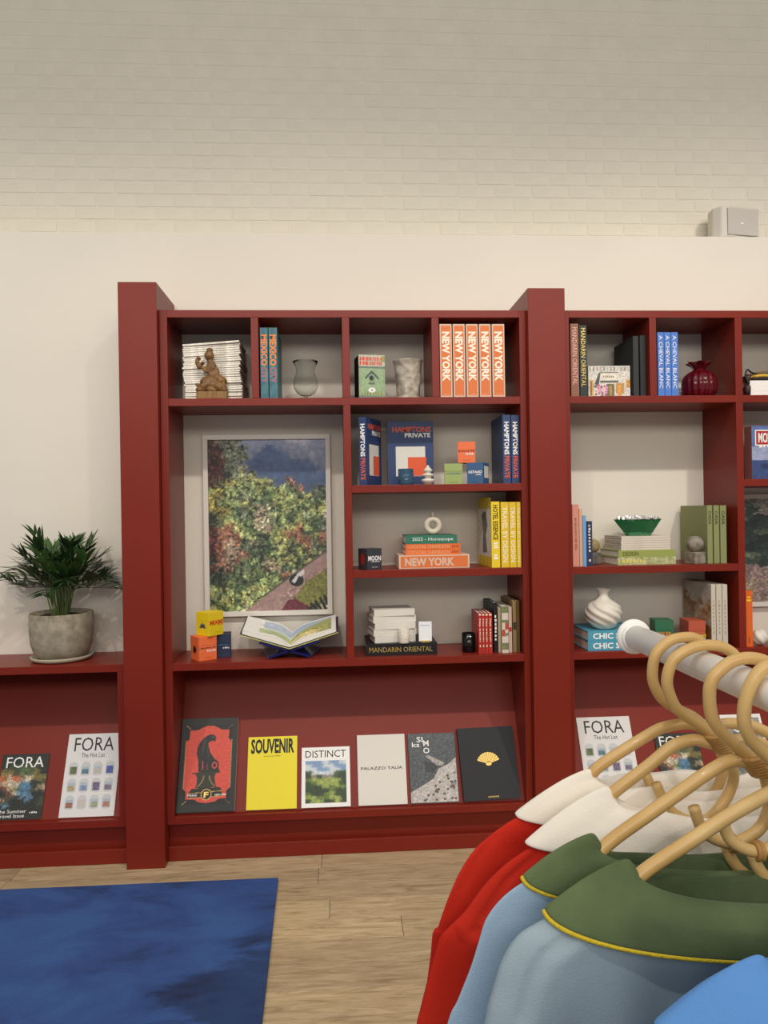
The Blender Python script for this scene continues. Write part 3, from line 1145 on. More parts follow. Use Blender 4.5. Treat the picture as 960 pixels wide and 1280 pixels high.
def star_print(t, size, h, mat, n=8, cx=.5, cz=.45, r=.26, name='side_print', half=False):
    m = MB()
    for i in range(n):
        a = (math.pi * i / (n - 1)) if half else 2 * math.pi * i / n
        R = r * size * (1 if i % 2 == 0 else .8)
        c0 = Vector((-.001, size * (1 - cx), h * cz))
        d = Vector((0, -math.cos(a), math.sin(a)))
        q = Vector((0, -math.sin(a), -math.cos(a)))
        m.add([c0 + d * R, c0 + d * R * .35 + q * size * .05, c0, c0 + d * R * .35 - q * size * .05], [(0, 1, 2, 3)])
    m.build(name, mat, t)


s_ = .085
# rz chosen so both the left side and the front show
ob = cube_box('orange cube box on the shelf under the yellow one', (at(249, 823, .03)[0], .028, Z4), .080, ORG, rz=.62, h=.100, d=.080)
box_text(ob, 0, .080, .100, 'front', [('~9', .04, .94, .47, .06, INK, .0), ('TULUM', .42, .94, .6, .09, WHITEI, .03), ('ASSOULINE', .3, .7, .88, .025, INK, 0)])
star_print(ob, .080, .100, INK, 10, r=.3)
nb = cube_box('navy cube box behind the orange one', (at(271.0, 818, .10)[0], .100, Z4), .058, NAV, rz=.10, h=.100, d=.07)
box_text(nb, 0, .058, .100, 'front', [('~6', .1, .95, .46, .07, SKYB, 0), ('~4', .45, .95, .58, .07, WHITEI, .02), ('ASSOULINE', .1, .6, .88, .03, SKYB, 0)])
yb = cube_box('yellow cube box balanced on the orange and navy boxes', (at(262, 790, .045)[0], .040, Z4 + .1006), .079, YEL, rz=.92, h=.099, d=.079)
box_text(yb, 0, .079, .099, 'front', [('MIAMI', .04, .96, .44, .2, REDI, .03), ('~5', .55, .96, .56, .03, REDI, 0), ('ASSOULINE', .4, .8, .86, .025, INK, 0)])
star_print(yb, .079, .099, M('grey_ink', '#5c6066'), 9, r=.3, half=True, cz=.36)

# --- open book on a cobalt acrylic stand
cx_, _ = at(362, 800, .12)
ST = M('cobalt_acrylic', '#12144e', rough=.12, trans=.0, ior=1.45, coat=.5)
st = thing('book_stand', 'cobalt acrylic cross stand under the open book', 'book stand', (cx_ + .004, .06, Z4))
# bottom px 822 -> y front; two crossed plates meeting in a valley
for sgn in (-1, 1):
    m = MB()
    prof = [(-sgn * .100, .038), (-sgn * .100, .044), (sgn * .0, .030), (sgn * .085, .0), (sgn * .088, .006), (sgn * .135, .052)]
    # a plate from the low foot on one side up to the high edge on the other
    p0 = Vector((-sgn * .088, 0, .0045))
    p1 = Vector((sgn * .125, 0, .070))
    dvec = (p1 - p0).normalized()
    nn_ = Vector((-dvec.z, 0, dvec.x)) * .0045
    if sgn < 0:
        nn_ = -nn_
    vs = []
    for y, fx in ((-.022, 0.0), (.17, .042)):
        o0 = Vector((-sgn * fx, y, 0))
        for q in (p0 - nn_ + o0, p1 - nn_ + Vector((0, y, 0)), p1 + nn_ + Vector((0, y, 0)), p0 + nn_ + o0):
            vs.append((q.x, q.y, max(q.z, .0003)))
    m.add(vs, [(0, 1, 2, 3), (7, 6, 5, 4), (0, 4, 5, 1), (1, 5, 6, 2), (2, 6, 7, 3), (3, 7, 4, 0)])
    m.build('stand_plate', ST, st, bevel=.001, seg=1)
ob_ = thing('open_book', 'open picture book with navy yellow-edged covers on the cobalt stand', 'book', (cx_ + .004, .045, Z4 + .0400))
# spread: pages rise from the gutter to both sides
NAVC = M('navy_cover', '#222a44', rough=.5)
YELC = M('yellow_edge', '#d8cc6a', rough=.5)
Lw = .215
tilt = .30
for sgn in (-1, 1):
    ca, sa = math.cos(tilt), math.sin(tilt)
    m = MB()
    vs = []
    for y in (0, .215):
        for (u, w2) in ((0, 0), (Lw, 0), (Lw, .004), (0, .004)):
            vs.append((sgn * (u * ca), y + u * .0, u * sa + w2 + y * .16 - .0))
    m.add(vs, [(0, 1, 2, 3), (7, 6, 5, 4), (0, 4, 5, 1), (1, 5, 6, 2), (2, 6, 7, 3), (3, 7, 4, 0)])
    m.build('cover_board', NAVC, ob_)
    m = MB()
    vs = []
    for y in (-.0008, 0.001):
        for (u, w2) in ((0, -.0012), (Lw, -.0012), (Lw, .0016), (0, .0016)):
            vs.append((sgn * (u * ca), y, u * sa + w2 + y * .16))
    m.add(vs, [(0, 1, 2, 3), (7, 6, 5, 4), (0, 4, 5, 1), (1, 5, 6, 2), (2, 6, 7, 3), (3, 7, 4, 0)])
    m.build('cover_edge', YELC, ob_)
    # page block with a curved top
    nu, nv = 22, 26
    H = np.zeros((nu + 1, nv + 1, 3))
    top = []
    for i in range(nu + 1):
        u = i / nu * (Lw - .008)
        # thickness: swells near the gutter then thins
        f = i / nu
        tk = (.026 if sgn < 0 else .022) * (math.sin(min(1, f * 2.6) * math.pi / 2)) * (1 - .45 * f) + .001
        for j in range(nv + 1):
            y = .006 + j / nv * .203
            H[i, j] = (sgn * (u * ca - tk * sa * .6), y, u * sa + .004 + tk * ca + y * .16)
    # side walls
    m = MB()
    vs = []
    for i in range(nu + 1):
        u = i / nu * (Lw - .008)
        y = .006
        vs += [tuple(H[i, 0]), (sgn * u * ca, y, u * sa + .0045 + y * .16)]
    m.add(vs, [(2 * i, 2 * i + 1, 2 * i + 3, 2 * i + 2) for i in range(nu)])
    vs = []
    for j in range(nv + 1):
        y = .006 + j / nv * .203
        u = Lw - .008
        vs += [tuple(H[nu, j]), (sgn * u * ca, y, u * sa + .0045 + y * .16)]
    m.add(vs, [(2 * j, 2 * j + 1, 2 * j + 3, 2 * j + 2) for j in range(nv)])
    m.build('page_edges', PAPER, ob_)
    # printed page: reuse canvas grid then bend it
    if sgn < 0:
        c = Canvas(nu * 3 + 1, nv * 3 + 1, '#e9e6df')
        # U runs left (outer) to right (gutter), V top (far) to bottom (near)
        c.rect(.38, .10, 1, .52, '#b9c6d4').rect(.38, .52, 1, .60, '#d6dccf').rect(.32, .60, 1, .86, '#b4bf92')
        c.speck(.12, 6, 3, (c.U > .32) & (c.V > .10) & (c.V < .86))
    else:
        c = Canvas(nu * 3 + 1, nv * 3 + 1, '#e9e6df')
        c.rect(0, .08, .9, .45, '#a9bdd0').poly([(0, .55), (.3, .42), (.9, .1), (.9, .9), (0, .9)], '#a8a868')
        c.poly([(0, .72), (.5, .62), (.7, .7), (.6, .9), (0, .9)], '#d6c48a')
        c.speck(.35, 3, 6, (c.U < .9) & (c.V > .5) & (c.V < .9))
    o = c.build(1, 1, (0, 0, 0), (1, 0, 0), (0, 1, 0), ob_, name='page', eps=0)
    me = o.data
    co = np.empty(len(me.vertices) * 3)
    me.vertices.foreach_get('co', co)
    co = co.reshape(-1, 3)
    uu = co[:, 0] + .5
    if sgn < 0:
        uu = 1 - uu
    vv = co[:, 1] + .5
    fi = uu * nu
    fj = vv * nv
    i0 = np.clip(fi.astype(int), 0, nu - 1)
    j0 = np.clip(fj.astype(int), 0, nv - 1)
    a, b = (fi - i0)[:, None], (fj - j0)[:, None]
    Pn = H[i0, j0] * (1 - a) * (1 - b) + H[i0 + 1, j0] * a * (1 - b) + H[i0, j0 + 1] * (1 - a) * b + H[i0 + 1, j0 + 1] * a * b
    Pn[:, 2] += .0004
    me.vertices.foreach_set('co', Pn.ravel())
    me.update()

# --- second row: beach house books, candle, ceramic, boxes
HB = M('deep_blue_cover', '#2b3f68', rough=.5)
HOR = M('coral_orange_ink', '#dd5c34', rough=.6)
WCV = M('print_white', '#dad6cc', rough=.6)


def hamp_front(t, w, h, thick_x, side='+x'):
    if side == '+x':
        X = thick_x
        r, u = (0, 1, 0), (0, 0, 1)
        P = lambda a, b: (X, a * w, h * (1 - b))
    panel(w * .64, h * .46, P(.50, .62), r, u, WCV, t, 'cover_print')
    panel(w * .40, h * .29, P(.64, .70), r, u, HOR, t, 'cover_print', eps=.0006)
    text('HAMPTONS', w * .84, h * .085, HOR, t, P(.53, .125), r, u, .03)
    text('PRIVATE', w * .56, h * .07, WHITEI, t, P(.66, .215), r, u, .03)


def hbook(label, xpx, ytop, Y, rz, tpx=10.0, d=.205, hh=None):
    xa = at(xpx, ytop + 30, Y)[0]
    h_ = hh or at(xpx, ytop, Y)[1] - Z2
    t_ = .0335
    t = book('book', label, (xa, Y, Z2), t_, d, h_, HB, rz=rz, group='deep blue beach house books', title=[('HAMPTONS', .10, .58, .62, WHITEI, .03), ('PRIVATE', .60, .92, .62, HOR, .02)])
    hamp_front(t, d, h_, t_)
    return t


hbook('deep blue book turned half open to view at the left of its shelf', 448.6, 521.5, .03, -.42, d=.175)
# face-out one
t = hbook('deep blue book standing cover outwards behind the glass candle', 484.2, 527.0, .16, -math.pi / 2, d=.203)
t.location.y = .16 + .034
for i, a in enumerate((628.4, 639.1)):
    hbook(('left' if i == 0 else 'right') + ' of two deep blue books upright against the right panel', a, 518.6 + .3 * i, .025, -.0, d=.23)
for o in [o for o in bpy.data.objects if o.parent and o.parent.get('group') == 'deep blue beach house books' and o.parent.location.x > .68 and o.name.startswith('cover_print')]:
    pass
# blue glass candle
cxp, _ = at(507.5, 600, .05)
cd = thing('glass_candle', 'blue glass tumbler candle in front of the deep blue book', 'candle', (cxp, .05, Z2))
BG = M('smoky_blue_glass', '#4f7896', rough=.08, trans=.6, ior=1.4)
MB().lathe([(0, .0005), (.032, .0005), (.033, .004), (.033, .068), (.0315, .068), (.0315, .032), (0, .032)], 40).build('tumbler', BG, cd)
MB().lathe([(0, .003), (.0305, .003), (.0305, .030), (0, .031)], 32).build('wax', M('dark_wax', '#1c2430', rough=.4), cd)
# tiered ceramic
cxp, _ = at(535, 600, .045)
tc_ = thing('tiered_ceramic', 'white ceramic sculpture of stacked discs beside the blue candle', 'ornament', (cxp, .045, Z2))
CERA = M('white_ceramic', '#d8cfbf', rough=.4)
MB().lathe([(0, 0), (.014, 0), (.018, .004), (.024, .012), (.029, .018), (.024, .024), (.012, .026), (.014, .032), (.024, .037), (.027, .041), (.022, .046), (.010, .048), (.012, .053), (.019, .058), (.020, .062), (.014, .067), (.007, .074), (.005, .08), (0, .084)], 36).build('ceramic_body', CERA, tc_)
# three cubes
gb = cube_box('sage green cube box under the orange one', (at(555.8, 600, .045)[0], .045, Z2), .0755, GRN, rz=-.13, h=.088, d=.08)
box_text(gb, 0, .0755, .088, 'front', [('TUSCAN SPRING', .08, .92, .48, .09, SKYB, 0), ('ASSOULINE', .3, .7, .9, .03, INK, 0)])
bb = cube_box('slate blue cube box right of the sage green one', (at(581.0, 600, .035)[0], .035, Z2), .0700, SKYB, rz=-.5, h=.090, d=.085)
box_text(bb, 0, .07, .09, 'front', [('GSTAAD', .08, .95, .44, .13, WHITEI, .03), ('~4', .55, .92, .57, .07, CRM, .02), ('ASSOULINE', .3, .7, .9, .03, INK, 0)])
panel(.06, .05, (.0712, .0425, .05), (0, 1, 0), (0, 0, 1), WCV, bb, 'side_print', eps=.0004)
bb.location.x = at(584, 600, .035)[0]
og = cube_box('orange cube box on top of the green and blue boxes', (at(572.3, 565, .045)[0], .045, Z2 + .0905), .0735, ORG, rz=-.17, h=.090, d=.08)
box_text(og, 0, .0735, .09, 'front', [('~10', .05, .95, .44, .07, INK, 0), ('FLAIR', .45, .92, .58, .09, WHITEI, .03), ('ASSOULINE', .3, .7, .88, .03, INK, 0)])

# --- third row
MBX = M('charcoal_card', '#37383e', rough=.5)
mb = cube_box('small charcoal cube box with MOON in white letters', (at(459, 700, .03)[0], .022, Z3), .073, MBX, rz=.54, h=.089, d=.070)
box_text(mb, 0, .073, .089, 'front', [('MOON', .06, .94, .46, .24, WHITEI, .03), ('~7', .3, .9, .62, .05, WHITEI, 0), ('ASSOULINE', .3, .7, .88, .04, WHITEI, 0)])
m = MB()
vs = [(-.001, .035 + .018 * math.cos(a), .044 + .026 * math.sin(a)) for a in [i * math.pi / 10 for i in range(20)]]
m.add(vs, [tuple(range(20))])
m.build('side_print', M('ember_ink', '#9a2a18', rough=.6), mb)
# pile with ring vase
z0 = Z3
GLD = M('tan_ink', '#e0b080', rough=.6)
t, d_ = px_lying('thick orange NEW YORK book, lowest of the pile under the ring vase', 498.6, 587, 694.2, 711, .04, z0, .22, SLIP, slip=True, group='pile under the ring vase')
L_ = at(587, 700, .04)[0] - at(498.6, 700, .04)[0]
panel(d_ * .84, L_ * .95, (d_ / 2, 0, L_ / 2), (1, 0, 0), (0, 0, 1), ORC, t, 'spine_panel')
text('NEW YORK', L_ * .70, d_ * .62, SLIP, t, (d_ / 2, -.0003, L_ * .565), (0, 0, -1), (1, 0, 0), .04)
z0 += d_ + .0006
DORG = M('bright_orange_cover', '#e06c30', rough=.5)
for i in range(2):
    t, dd = px_lying('bright orange book, ' + ('lower' if i == 0 else 'upper') + ' of the two in the middle of the pile', 507, 575.5, 687.3 - 6.9 * i, 694.0 - 6.9 * i, .05, z0, .2, DORG,
                     group='pile under the ring vase', title=[('COCKTAIL CHAMELEON', .05, .80, .6, GLD, 0), ('ASSOULINE', .84, .97, .35, INK, 0)])
    z0 += dd + .0006
GC = M('bottle_green_cover', '#2f7058', rough=.5)
t, dd = px_lying('green book with white lettering on top of the pile, under the ring vase', 507.5, 571.5, 669.5, 680.0, .05, z0, .2, GC, group='pile under the ring vase',
                 title=[('2022 - Horoscope', .12, .92, .5, WHITEI, 0)])
z0 += dd
rx, _ = at(541, 657, .11)
rvz = thing('ring_vase', 'cream ring-shaped ceramic vase on the green book', 'vase', (rx, .11, z0 + .0003))
CV = M('cream_ceramic', '#cfc3ad', rough=.5, bump=.1)
pts = [(.0275 * math.cos(a), 0, .0405 + .0275 * math.sin(a)) for a in [2 * math.pi * i / 24 for i in range(24)]]
MB().tube(pts, .0125, 16, sub=1, closed=True).build('ring_body', CV, rvz)
MB().lathe([(0, .072), (.0095, .076), (.0068, .086), (.0085, .096), (.0055, .0965), (.004, .085), (0, .084)], 20).build('neck', CV, rvz)
# yellow books
YB_ = M('yellow_book_cover', '#e6c826', rough=.5)
t = px_book('yellow hotel book with dark spine letters and a silhouette on its side', 614.2, 624.8, 627.0, .012, Z3, .24, YB_, group='yellow travel books', rz=.05,
            title=[('HOTEL ESSENCE', .05, .58, .6, INK, .02), ('~3', .62, .72, .6, WHITEI, .05), ('~2', .8, .88, .5, WHITEI, .05)])
hh = .30
c = Canvas(60, 90, '#d9b824').rect(0, .1, 1, .9, '#d8d0c0').rect(0, .08, 1, .16, '#cdb43a').poly([(.3, .25), (.6, .22), (.75, .4), (.6, .55), (.7, .8), (.35, .82), (.4, .5)], '#6a6458').ell(.5, .27, .16, .07, '#57524a').rect(0, .86, 1, 1, '#d9b824').speck(.1, 4)
c.build(.23, hh * .98, (0, .12, hh / 2), (0, -1, 0), (0, 0, 1), t, name='cover_print')
for i, (a, b) in enumerate(((626.2, 636.2), (636.8, 645.2), (645.8, 651.0))):
    px_book('yellow travel book, ' + ordinal(i) + ' from the left after the hotel book', a, b, 627.4, .012, Z3, .24, M('mustard_cover', '#dcb92c', rough=.5), group='yellow travel books',
            title=[('TRAVEL BY DESIGN', .08, .92, .6, CRM, .01)] if i < 2 else [('TRAVEL BY DESIGN', .08, .92, .4, CRM, .0)])

# --- fourth row (first bookcase)
t, dd = px_lying('thick black book with gold lettering under the white books', 458, 546.5, 803.2, 818.0, .045, Z4, .235, BLACK, title=[('MANDARIN ORIENTAL', .04, .93, .42, GOLD, .0)])
zb = Z4 + dd + .0004
WB = M('uncoated_white_cover', '#dcd6ca', rough=.7, var=.04, vscale=10)
xa = at(470.5, 790, .06)[0]
xb = at(521.5, 790, .06)[0]
tb = (at(495, 762, .06)[1] - at(495, 804, .06)[1] - .004) / 5
for i in range(5):
    rz = .34 + (.05 if i % 2 else -.03)
    L = (xb - xa) / math.cos(rz) * (1.0 if i % 2 else .97)
    ox = xb + random.uniform(-.002, .002) - (.006 if i % 2 == 0 else 0)
    o = book('book', 'plain white book, ' + ['lowest', 'second from the bottom', 'middle one', 'second from the top', 'topmost'][i] + ' of the slightly fanned pile', (ox, .062 + L * math.sin(rz) * .45, zb + i * (tb + .0004)),
             tb, .14, L, WB, rz=rz * .45, lying=True, group='fanned pile of plain white books')
cx_, _ = at(505, 797, .065)
cw = thing('white_candle', 'small white patterned candle jar in front of the white books', 'candle', (at(505, 797, .052)[0], .055 - .0, zb))
MB().lathe([(0, 0), (.0215, 0), (.0225, .004), (.023, .06), (.021, .0605), (.0205, .05), (0, .05)], 40).build('jar', M('patterned_white_ceramic', '#e2dccf', rough=.5, hex2='#c2b8a4', vscale=160, bump=.5, bscale=160), cw)
xa, _ = at(523.5, 790, .055)
xb, _ = at(539.8, 790, .055)
hh = at(531, 777, .055)[1] - zb
sg = thing('counter_sign', 'small white upright card sign beside the candle', 'sign', ((xa + xb) / 2, .055, zb))
w_ = xb - xa
MB().box(-w_ / 2, w_ / 2, 0, .006, .004, hh).build('card', M('gloss_white_card', '#eceef0', rough=.35), sg, bevel=.001, seg=1)
MB().box(-w_ * .32, w_ * .32, -.008, .014, 0, .008).build('foot', GOLD, sg, bevel=.001, seg=1)
text('~5', w_ * .7, hh * .05, M('blue_ink', '#5a6f9c', rough=.6), sg, (0, 0, hh * .82), (1, 0, 0), (0, 0, 1), 0)
cx_, _ = at(586, 800, .08)
ck = thing('black_candle', 'black glass candle jar with faint gold lettering near the red books', 'candle', (cx_, .085, Z4))
MB().lathe([(0, 0), (.027, 0), (.029, .003), (.0295, .081), (.0275, .0815), (.0265, .066), (0, .066)], 40).build('jar', M('black_glass', '#0e0e0f', rough=.12), ck)
text('~6', .022, .004, M('dim_gold_ink', '#5c4a26', rough=.5), ck, (0, -.0296, .045), (1, 0, 0), (0, 0, 1), 0, 'jar_label')
# right-hand books of the fourth row
RB = M('signal_red_cover', '#b02c22', rough=.45)
dz_ = .0
grp = 'books at the right of the fourth shelf'
for i, (a, b) in enumerate(((598.2, 602.4), (602.7, 606.2), (606.5, 610.7), (611.0, 615.6))):
    t = px_book('thin red book, ' + ordinal(i) + ' from the left beside the black candle', a, b, 766.5, .03, Z4, .16, RB, group='thin red books',
                title=[('~1', .02, .08, .7, CRM, .1), ('~5', .14, .34, .5, CRM, .03), ('~8', .38, .72, .35, CRM, .0), ('~2', .78, .84, .4, CRM, .0)])
px_book('grey green book standing behind the thin red ones', 607.5, 615.5, 749.5, .20, Z4, .06, M('grey_green_cover', '#4e5648', rough=.7), slip=True)
px_book('black book with white spine letters beside the red ones', 617.4, 622.0, 753.5, .055, Z4, .13, BLACK, title=[('~7', .25, .80, .6, WHITEI, .02)])
px_book('thin beige book beside the black one', 622.9, 626.2, 759.5, .045, Z4, .14, M('beige_cover', '#a89878', rough=.6))
t = px_book('book with a patchwork spine of green, white and rust', 627.4, 635.6, 758.0, .035, Z4, .2, M('oat_cover', '#c9bda4', rough=.6))
xa = at(627.4, 780, .035)[0]
tt = at(635.6, 780, .035)[0] - xa
hh = at(630, 758, .035)[1] - Z4
Canvas(16, 96, '#c9bda4').grid(["GG", "GG", "ww", "ww", "GG", "wR", "wR", "Rw", "Rn", "ww", "ww", "GG", "nG", "ww"], {'G': '#6f7c50', 'w': '#d0c6b6', 'R': '#b04a34', 'n': '#8a8060'}, jit=.1).build(
    tt * .96, hh, (tt / 2, 0, hh / 2), (1, 0, 0), (0, 0, 1), t, name='spine_print')
px_book('pale pink book with a rust band, right of the patchwork spine', 636.0, 640.0, 758.5, .04, Z4, .2, M('pale_pink_cover', '#c4a89c', rough=.6), title=[('~1', .45, .60, .9, RB, .2)])
px_book('tall tan book with a dark band against the right panel', 641.0, 645.4, 751.0, .05, Z4, .23, M('tan_cover', '#94784c', rough=.6), title=[('~1', .42, .66, .95, M('dark_olive', '#3c3a26', rough=.7), .2)])
px_book('olive brown book, last on the right of the fourth shelf', 645.8, 649.6, 751.0, .05, Z4, .23, M('olive_cover', '#5c4a20', rough=.6))

# --- second bookcase, tall opening (stands on the third shelf level)
Z3b = Z3 - .003
px_book('salmon pink book, tallest at the left of the bright opening', 715.6, 723.8, 630.5, .02, Z3b, .2, M('salmon_cover', '#d08a78', rough=.6), title=[('~14', .22, .75, .35, BRN, 0)])
px_book('sandy book next to the salmon one', 724.4, 728.4, 636.0, .02, Z3b, .19, M('sand_cover', '#cfa888', rough=.6))
px_book('light blue book between the sandy and navy ones', 728.9, 733.0, 644.5, .015, Z3b, .19, M('light_blue_cover', '#6f9cd0', rough=.6))
px_book('small navy book with white spine letters', 733.6, 740.6, 651.5, .03, Z3b, .17, M('navy_book', '#2a3350', rough=.6), title=[('~9', .08, .70, .4, WCV, .01), ('~1', .85, .93, .4, WCV, .1)])
STN = M('brown_stone', '#6d6358', rough=.55, hex2='#9a8f80', vscale=35, bump=.3)
STG = M('ochre_stone', '#8d7644', rough=.5, hex2='#b8a878', vscale=30, bump=.2)


def stone_end(label, px, pys, Y, r, mat, mat2, cube=.07):
    x, _ = at(px, 690, Y)
    t = thing('stone_bookend', label, 'bookend', (x, Y, Z3b), rz=.35)
    MB().box(-cube / 2, cube / 2, -cube / 2, cube / 2, 0, .052).build('base_block', mat2, t, bevel=.003)
    bm = bmesh.new()
    bmesh.ops.create_uvsphere(bm, u_segments=32, v_segments=20, radius=r, matrix=Matrix.Translation((0, 0, .052 + r - .003)))
    me = bpy.data.meshes.new('ball')
    bm.to_mesh(me)
    bm.free()
    me.polygons.foreach_set('use_smooth', [True] * len(me.polygons))
    me.materials.append(mat)
    o = bpy.data.objects.new('ball', me)
    col.objects.link(o)
    o.parent = t
    return t


stone_end('ochre stone ball bookend half hidden behind the navy book', 741, 682, .15, .032, STG, M('dark_stone', '#55524a', rough=.6, hex2='#75706a', vscale=40), .055)
stone_end('brown stone ball bookend in front of the green books', 868.6, 679, .045, .0365, STN, STN, .062)
# flat pile
z0 = Z3b
G1 = M('mossy_cover', '#8f9a58', rough=.55, hex2='#c8c49a', vscale=60)
G2 = M('lime_cover', '#96a050', rough=.55)
t, dd = px_lying('patterned green garden book at the bottom of the pile under the bowl', 772, 846, 696.3, 706.0, .045, z0, .22, G1, rz=.03, title=[('~7', .08, .5, .55, YELC, 0)], group='pile under the green bowl')
z0 += dd + .0005
t, dd = px_lying('plain lime green book, second in the pile under the bowl', 773, 845.5, 688.0, 696.3, .045, z0, .22, G2, rz=.03, title=[('DESIGN', .08, .35, .6, INK, 0)], group='pile under the green bowl')
z0 += dd + .0005
MW = M('magazine_cream', '#d5c9b8', rough=.6, var=.08, vscale=10)
for i in range(6):
    t, dd = px_lying('cream magazine, ' + ordinal(i) + ' from the bottom of the pile under the bowl', 776.5 + random.uniform(-.4, .4), 838.5 + random.uniform(-.5, .5), 673.0, 675.75, .05, z0, .2, MW, rz=.025, name='magazine',
                     group='magazines under the green bowl', cat='magazine')
    z0 += dd + .0006
bx, _ = at(797.5, 660, .13)
gbw = thing('green_glass_bowl', 'faceted green glass bowl filled with crumpled foil, on the magazines', 'bowl', (bx, .13, z0))
GG = M('green_glass', '#66b088', rough=.05, trans=.85, ior=1.2)
m = MB()
for n_, pr_ in ((8, [(0, 0), (.055, 0), (.068, .016), (.10, .062), (.108, .072), (.102, .070), (.092, .058), (.060, .016), (0, .012)]),):
    m.lathe(pr_, n_, smooth=False, rad=lambda a, z: 1 + .06 * math.sin(4 * a + .5) * (z > .05))
m.build('bowl_body', GG, gbw)
FO = M('silver_foil', '#e2dfda', rough=.3, metal=.6)
bm = bmesh.new()
bmesh.ops.create_grid(bm, x_segments=22, y_segments=22, size=.094)
for v in bm.verts:
    r_ = v.co.length
    if r_ > .094:
        v.co *= .094 / r_
    v.co.z = .080 + random.uniform(-.009, .013) - .008 * (r_ / .088)
me = bpy.data.meshes.new('foil')
bm.to_mesh(me)
bm.free()
me.materials.append(FO)
fo = bpy.data.objects.new('foil_filling', me)
col.objects.link(fo)
fo.parent = gbw
tag(fo, 'crumpled silver foil')
# three green books, left one showing its side
GCv = M('olive_green_cover', '#878b5a', rough=.6)
for i, (a, b) in enumerate(((884.2, 890.8), (892.2, 899.2), (900.4, 908.2))):
    t = px_book('olive green book, ' + ordinal(i) + ' from the left of three behind the stone ball', a, b, 631.6, .02, Z3b, .25, GCv, group='olive green books', slip=True,
                title=[('CASA', .10, .33, .5, INK, .01)])
    if i == 0:
        text('CASA', .04, .006, INK, t, (0, .12, .12), (0, -1, 0), (0, 0, 1), 0)

# --- second bookcase, low shelf (level Z4)
CH = M('sky_blue_cover', '#4a9ab4', rough=.5)
z0 = Z4
for i in range(2):
    t, dd = px_lying(('lower' if i == 0 else 'upper') + ' of two sky blue books under the white swirled vase', 735, 812, 802.0 - 12.2 * i, 814.0 - 12.2 * i, .025, z0, .23, CH, group='sky blue books under the white vase',
                     title=[('CHIC STAYS', .08, .84, .62, WHITEI, .03)])
    z0 += dd + .0006
vx, _ = at(754, 770, .10)
sv = thing('swirl_vase', 'white ceramic vase with twisted ribs on the sky blue books', 'vase', (vx, .10, z0 + .0004))
m = MB()
prof = [(0, 0), (.036, 0), (.052, .012), (.068, .035), (.076, .062), (.072, .09), (.055, .112), (.034, .126), (.024, .138), (.022, .150), (.026, .164), (.033, .172), (.029, .172), (.018, .152), (.018, .13), (0, .12)]
P2 = [(p.x, p.z) for p in spline([(r, 0, z) for r, z in prof], 4)]
vs = []
n = 72
k = len(P2)
for i in range(n):
    for r, z in P2:
        a = 2 * math.pi * i / n
        f = math.exp(-((z - .065) / .055) ** 4)
        tw = a + z * 26
        rr = r * (1 + .16 * f * (abs(math.sin(tw * 3.5)) - .5))
        vs.append((rr * math.cos(a), rr * math.sin(a), z))
fs = [(i * k + j, ((i + 1) % n) * k + j, ((i + 1) % n) * k + j + 1, i * k + j + 1) for i in range(n) for j in range(k - 1)]
MB().add(vs, fs, True).build('vase_body', M('bisque_white', '#ddd5c6', rough=.55), sv)
bg = cube_box('dark green box on the low shelf behind the rail', (at(819, 785, .08)[0], .08, Z4), .078, M('forest_card', '#2f6a48', rough=.5), h=.115, d=.09, rz=-.15)
box_text(bg, 0, .078, .115, 'front', [('SOLEIL', .1, .92, .52, .16, ORI, .02)])
ogb = cube_box('rust orange box beside the pale books on the low shelf', (at(859.5, 785, .05)[0], .040, Z4), .072, M('rust_card', '#b8553c', rough=.5), rz=-.10, h=.115, d=.11)
box_text(ogb, 0, .078, .115, 'front', [('SAINT-TROPEZ', .08, .96, .56, .10, YEL, .02), ('SOLEIL', .45, .96, .68, .09, WHITEI, .01)])
BGE = M('pale_beige_cover', '#c9bfae', rough=.65)
for i, (a, b) in enumerate(((889.2, 894.8), (895.6, 902.6), (903.2, 909.6))):
    t = px_book('pale beige book, ' + ordinal(i) + ' from the left of three beside the rust box', a, b, 730.6, .018, Z4, .26, BGE, group='pale beige books', slip=True,
                title=[('~9', .25, .80, .3, M('faint_tan', '#a8937c', rough=.6), 0)])
    if i == 0:
        hh = at(892, 730.6, .018)[1] - Z4
        c = Canvas(80, 90, '#c0b6a6').grid(["wwwwwww", "ewwwwww", "oewwwww", "ooweowt", "tootwto", "ttottot", "wttwttt", "ewwwtww", "ooooooo", "ooooooo", "ooooooo", "ooooooo"],
                                           {'w': '#b0a798', 'e': '#a59a86', 'o': '#8a6232', 't': '#a88a68'}, jit=.8, seed=8).speck(.15, 3)
        c.build(.255, hh * .99, (0, .13, hh / 2), (0, -1, 0), (0, 0, 1), t)
px_book('bright orange book upright in front of the second poster', 931.6, 940.8, 738.6, .02, Z4, .2, M('vivid_orange_cover', '#e2661f', rough=.5), title=[('~2', .1, .2, .6, YEL, .02), ('ASSOULINE', .82, .94, .2, INK, 0)])
vx, _ = at(950.5, 793, .05)
sbll = thing('swirl_ball', 'small white swirled ceramic ball beside the orange book', 'ornament', (vx, .055, Z4))
vs = []
nz = 24
for i in range(48):
    for j in range(nz + 1):
        ph = math.pi * j / nz
        a = 2 * math.pi * i / 48
        r = .0345 * (1 + .07 * math.sin(5 * a + ph * 4) * math.sin(ph))
        vs.append((r * math.sin(ph) * math.cos(a), r * math.sin(ph) * math.sin(a), .0345 - r * math.cos(ph)))
k = nz + 1
MB().add(vs, [(i * k + j, ((i + 1) % 48) * k + j, ((i + 1) % 48) * k + j + 1, i * k + j + 1) for i in range(48) for j in range(nz)], True).build('ball', M('bisque_white', '#ddd5c6'), sbll)

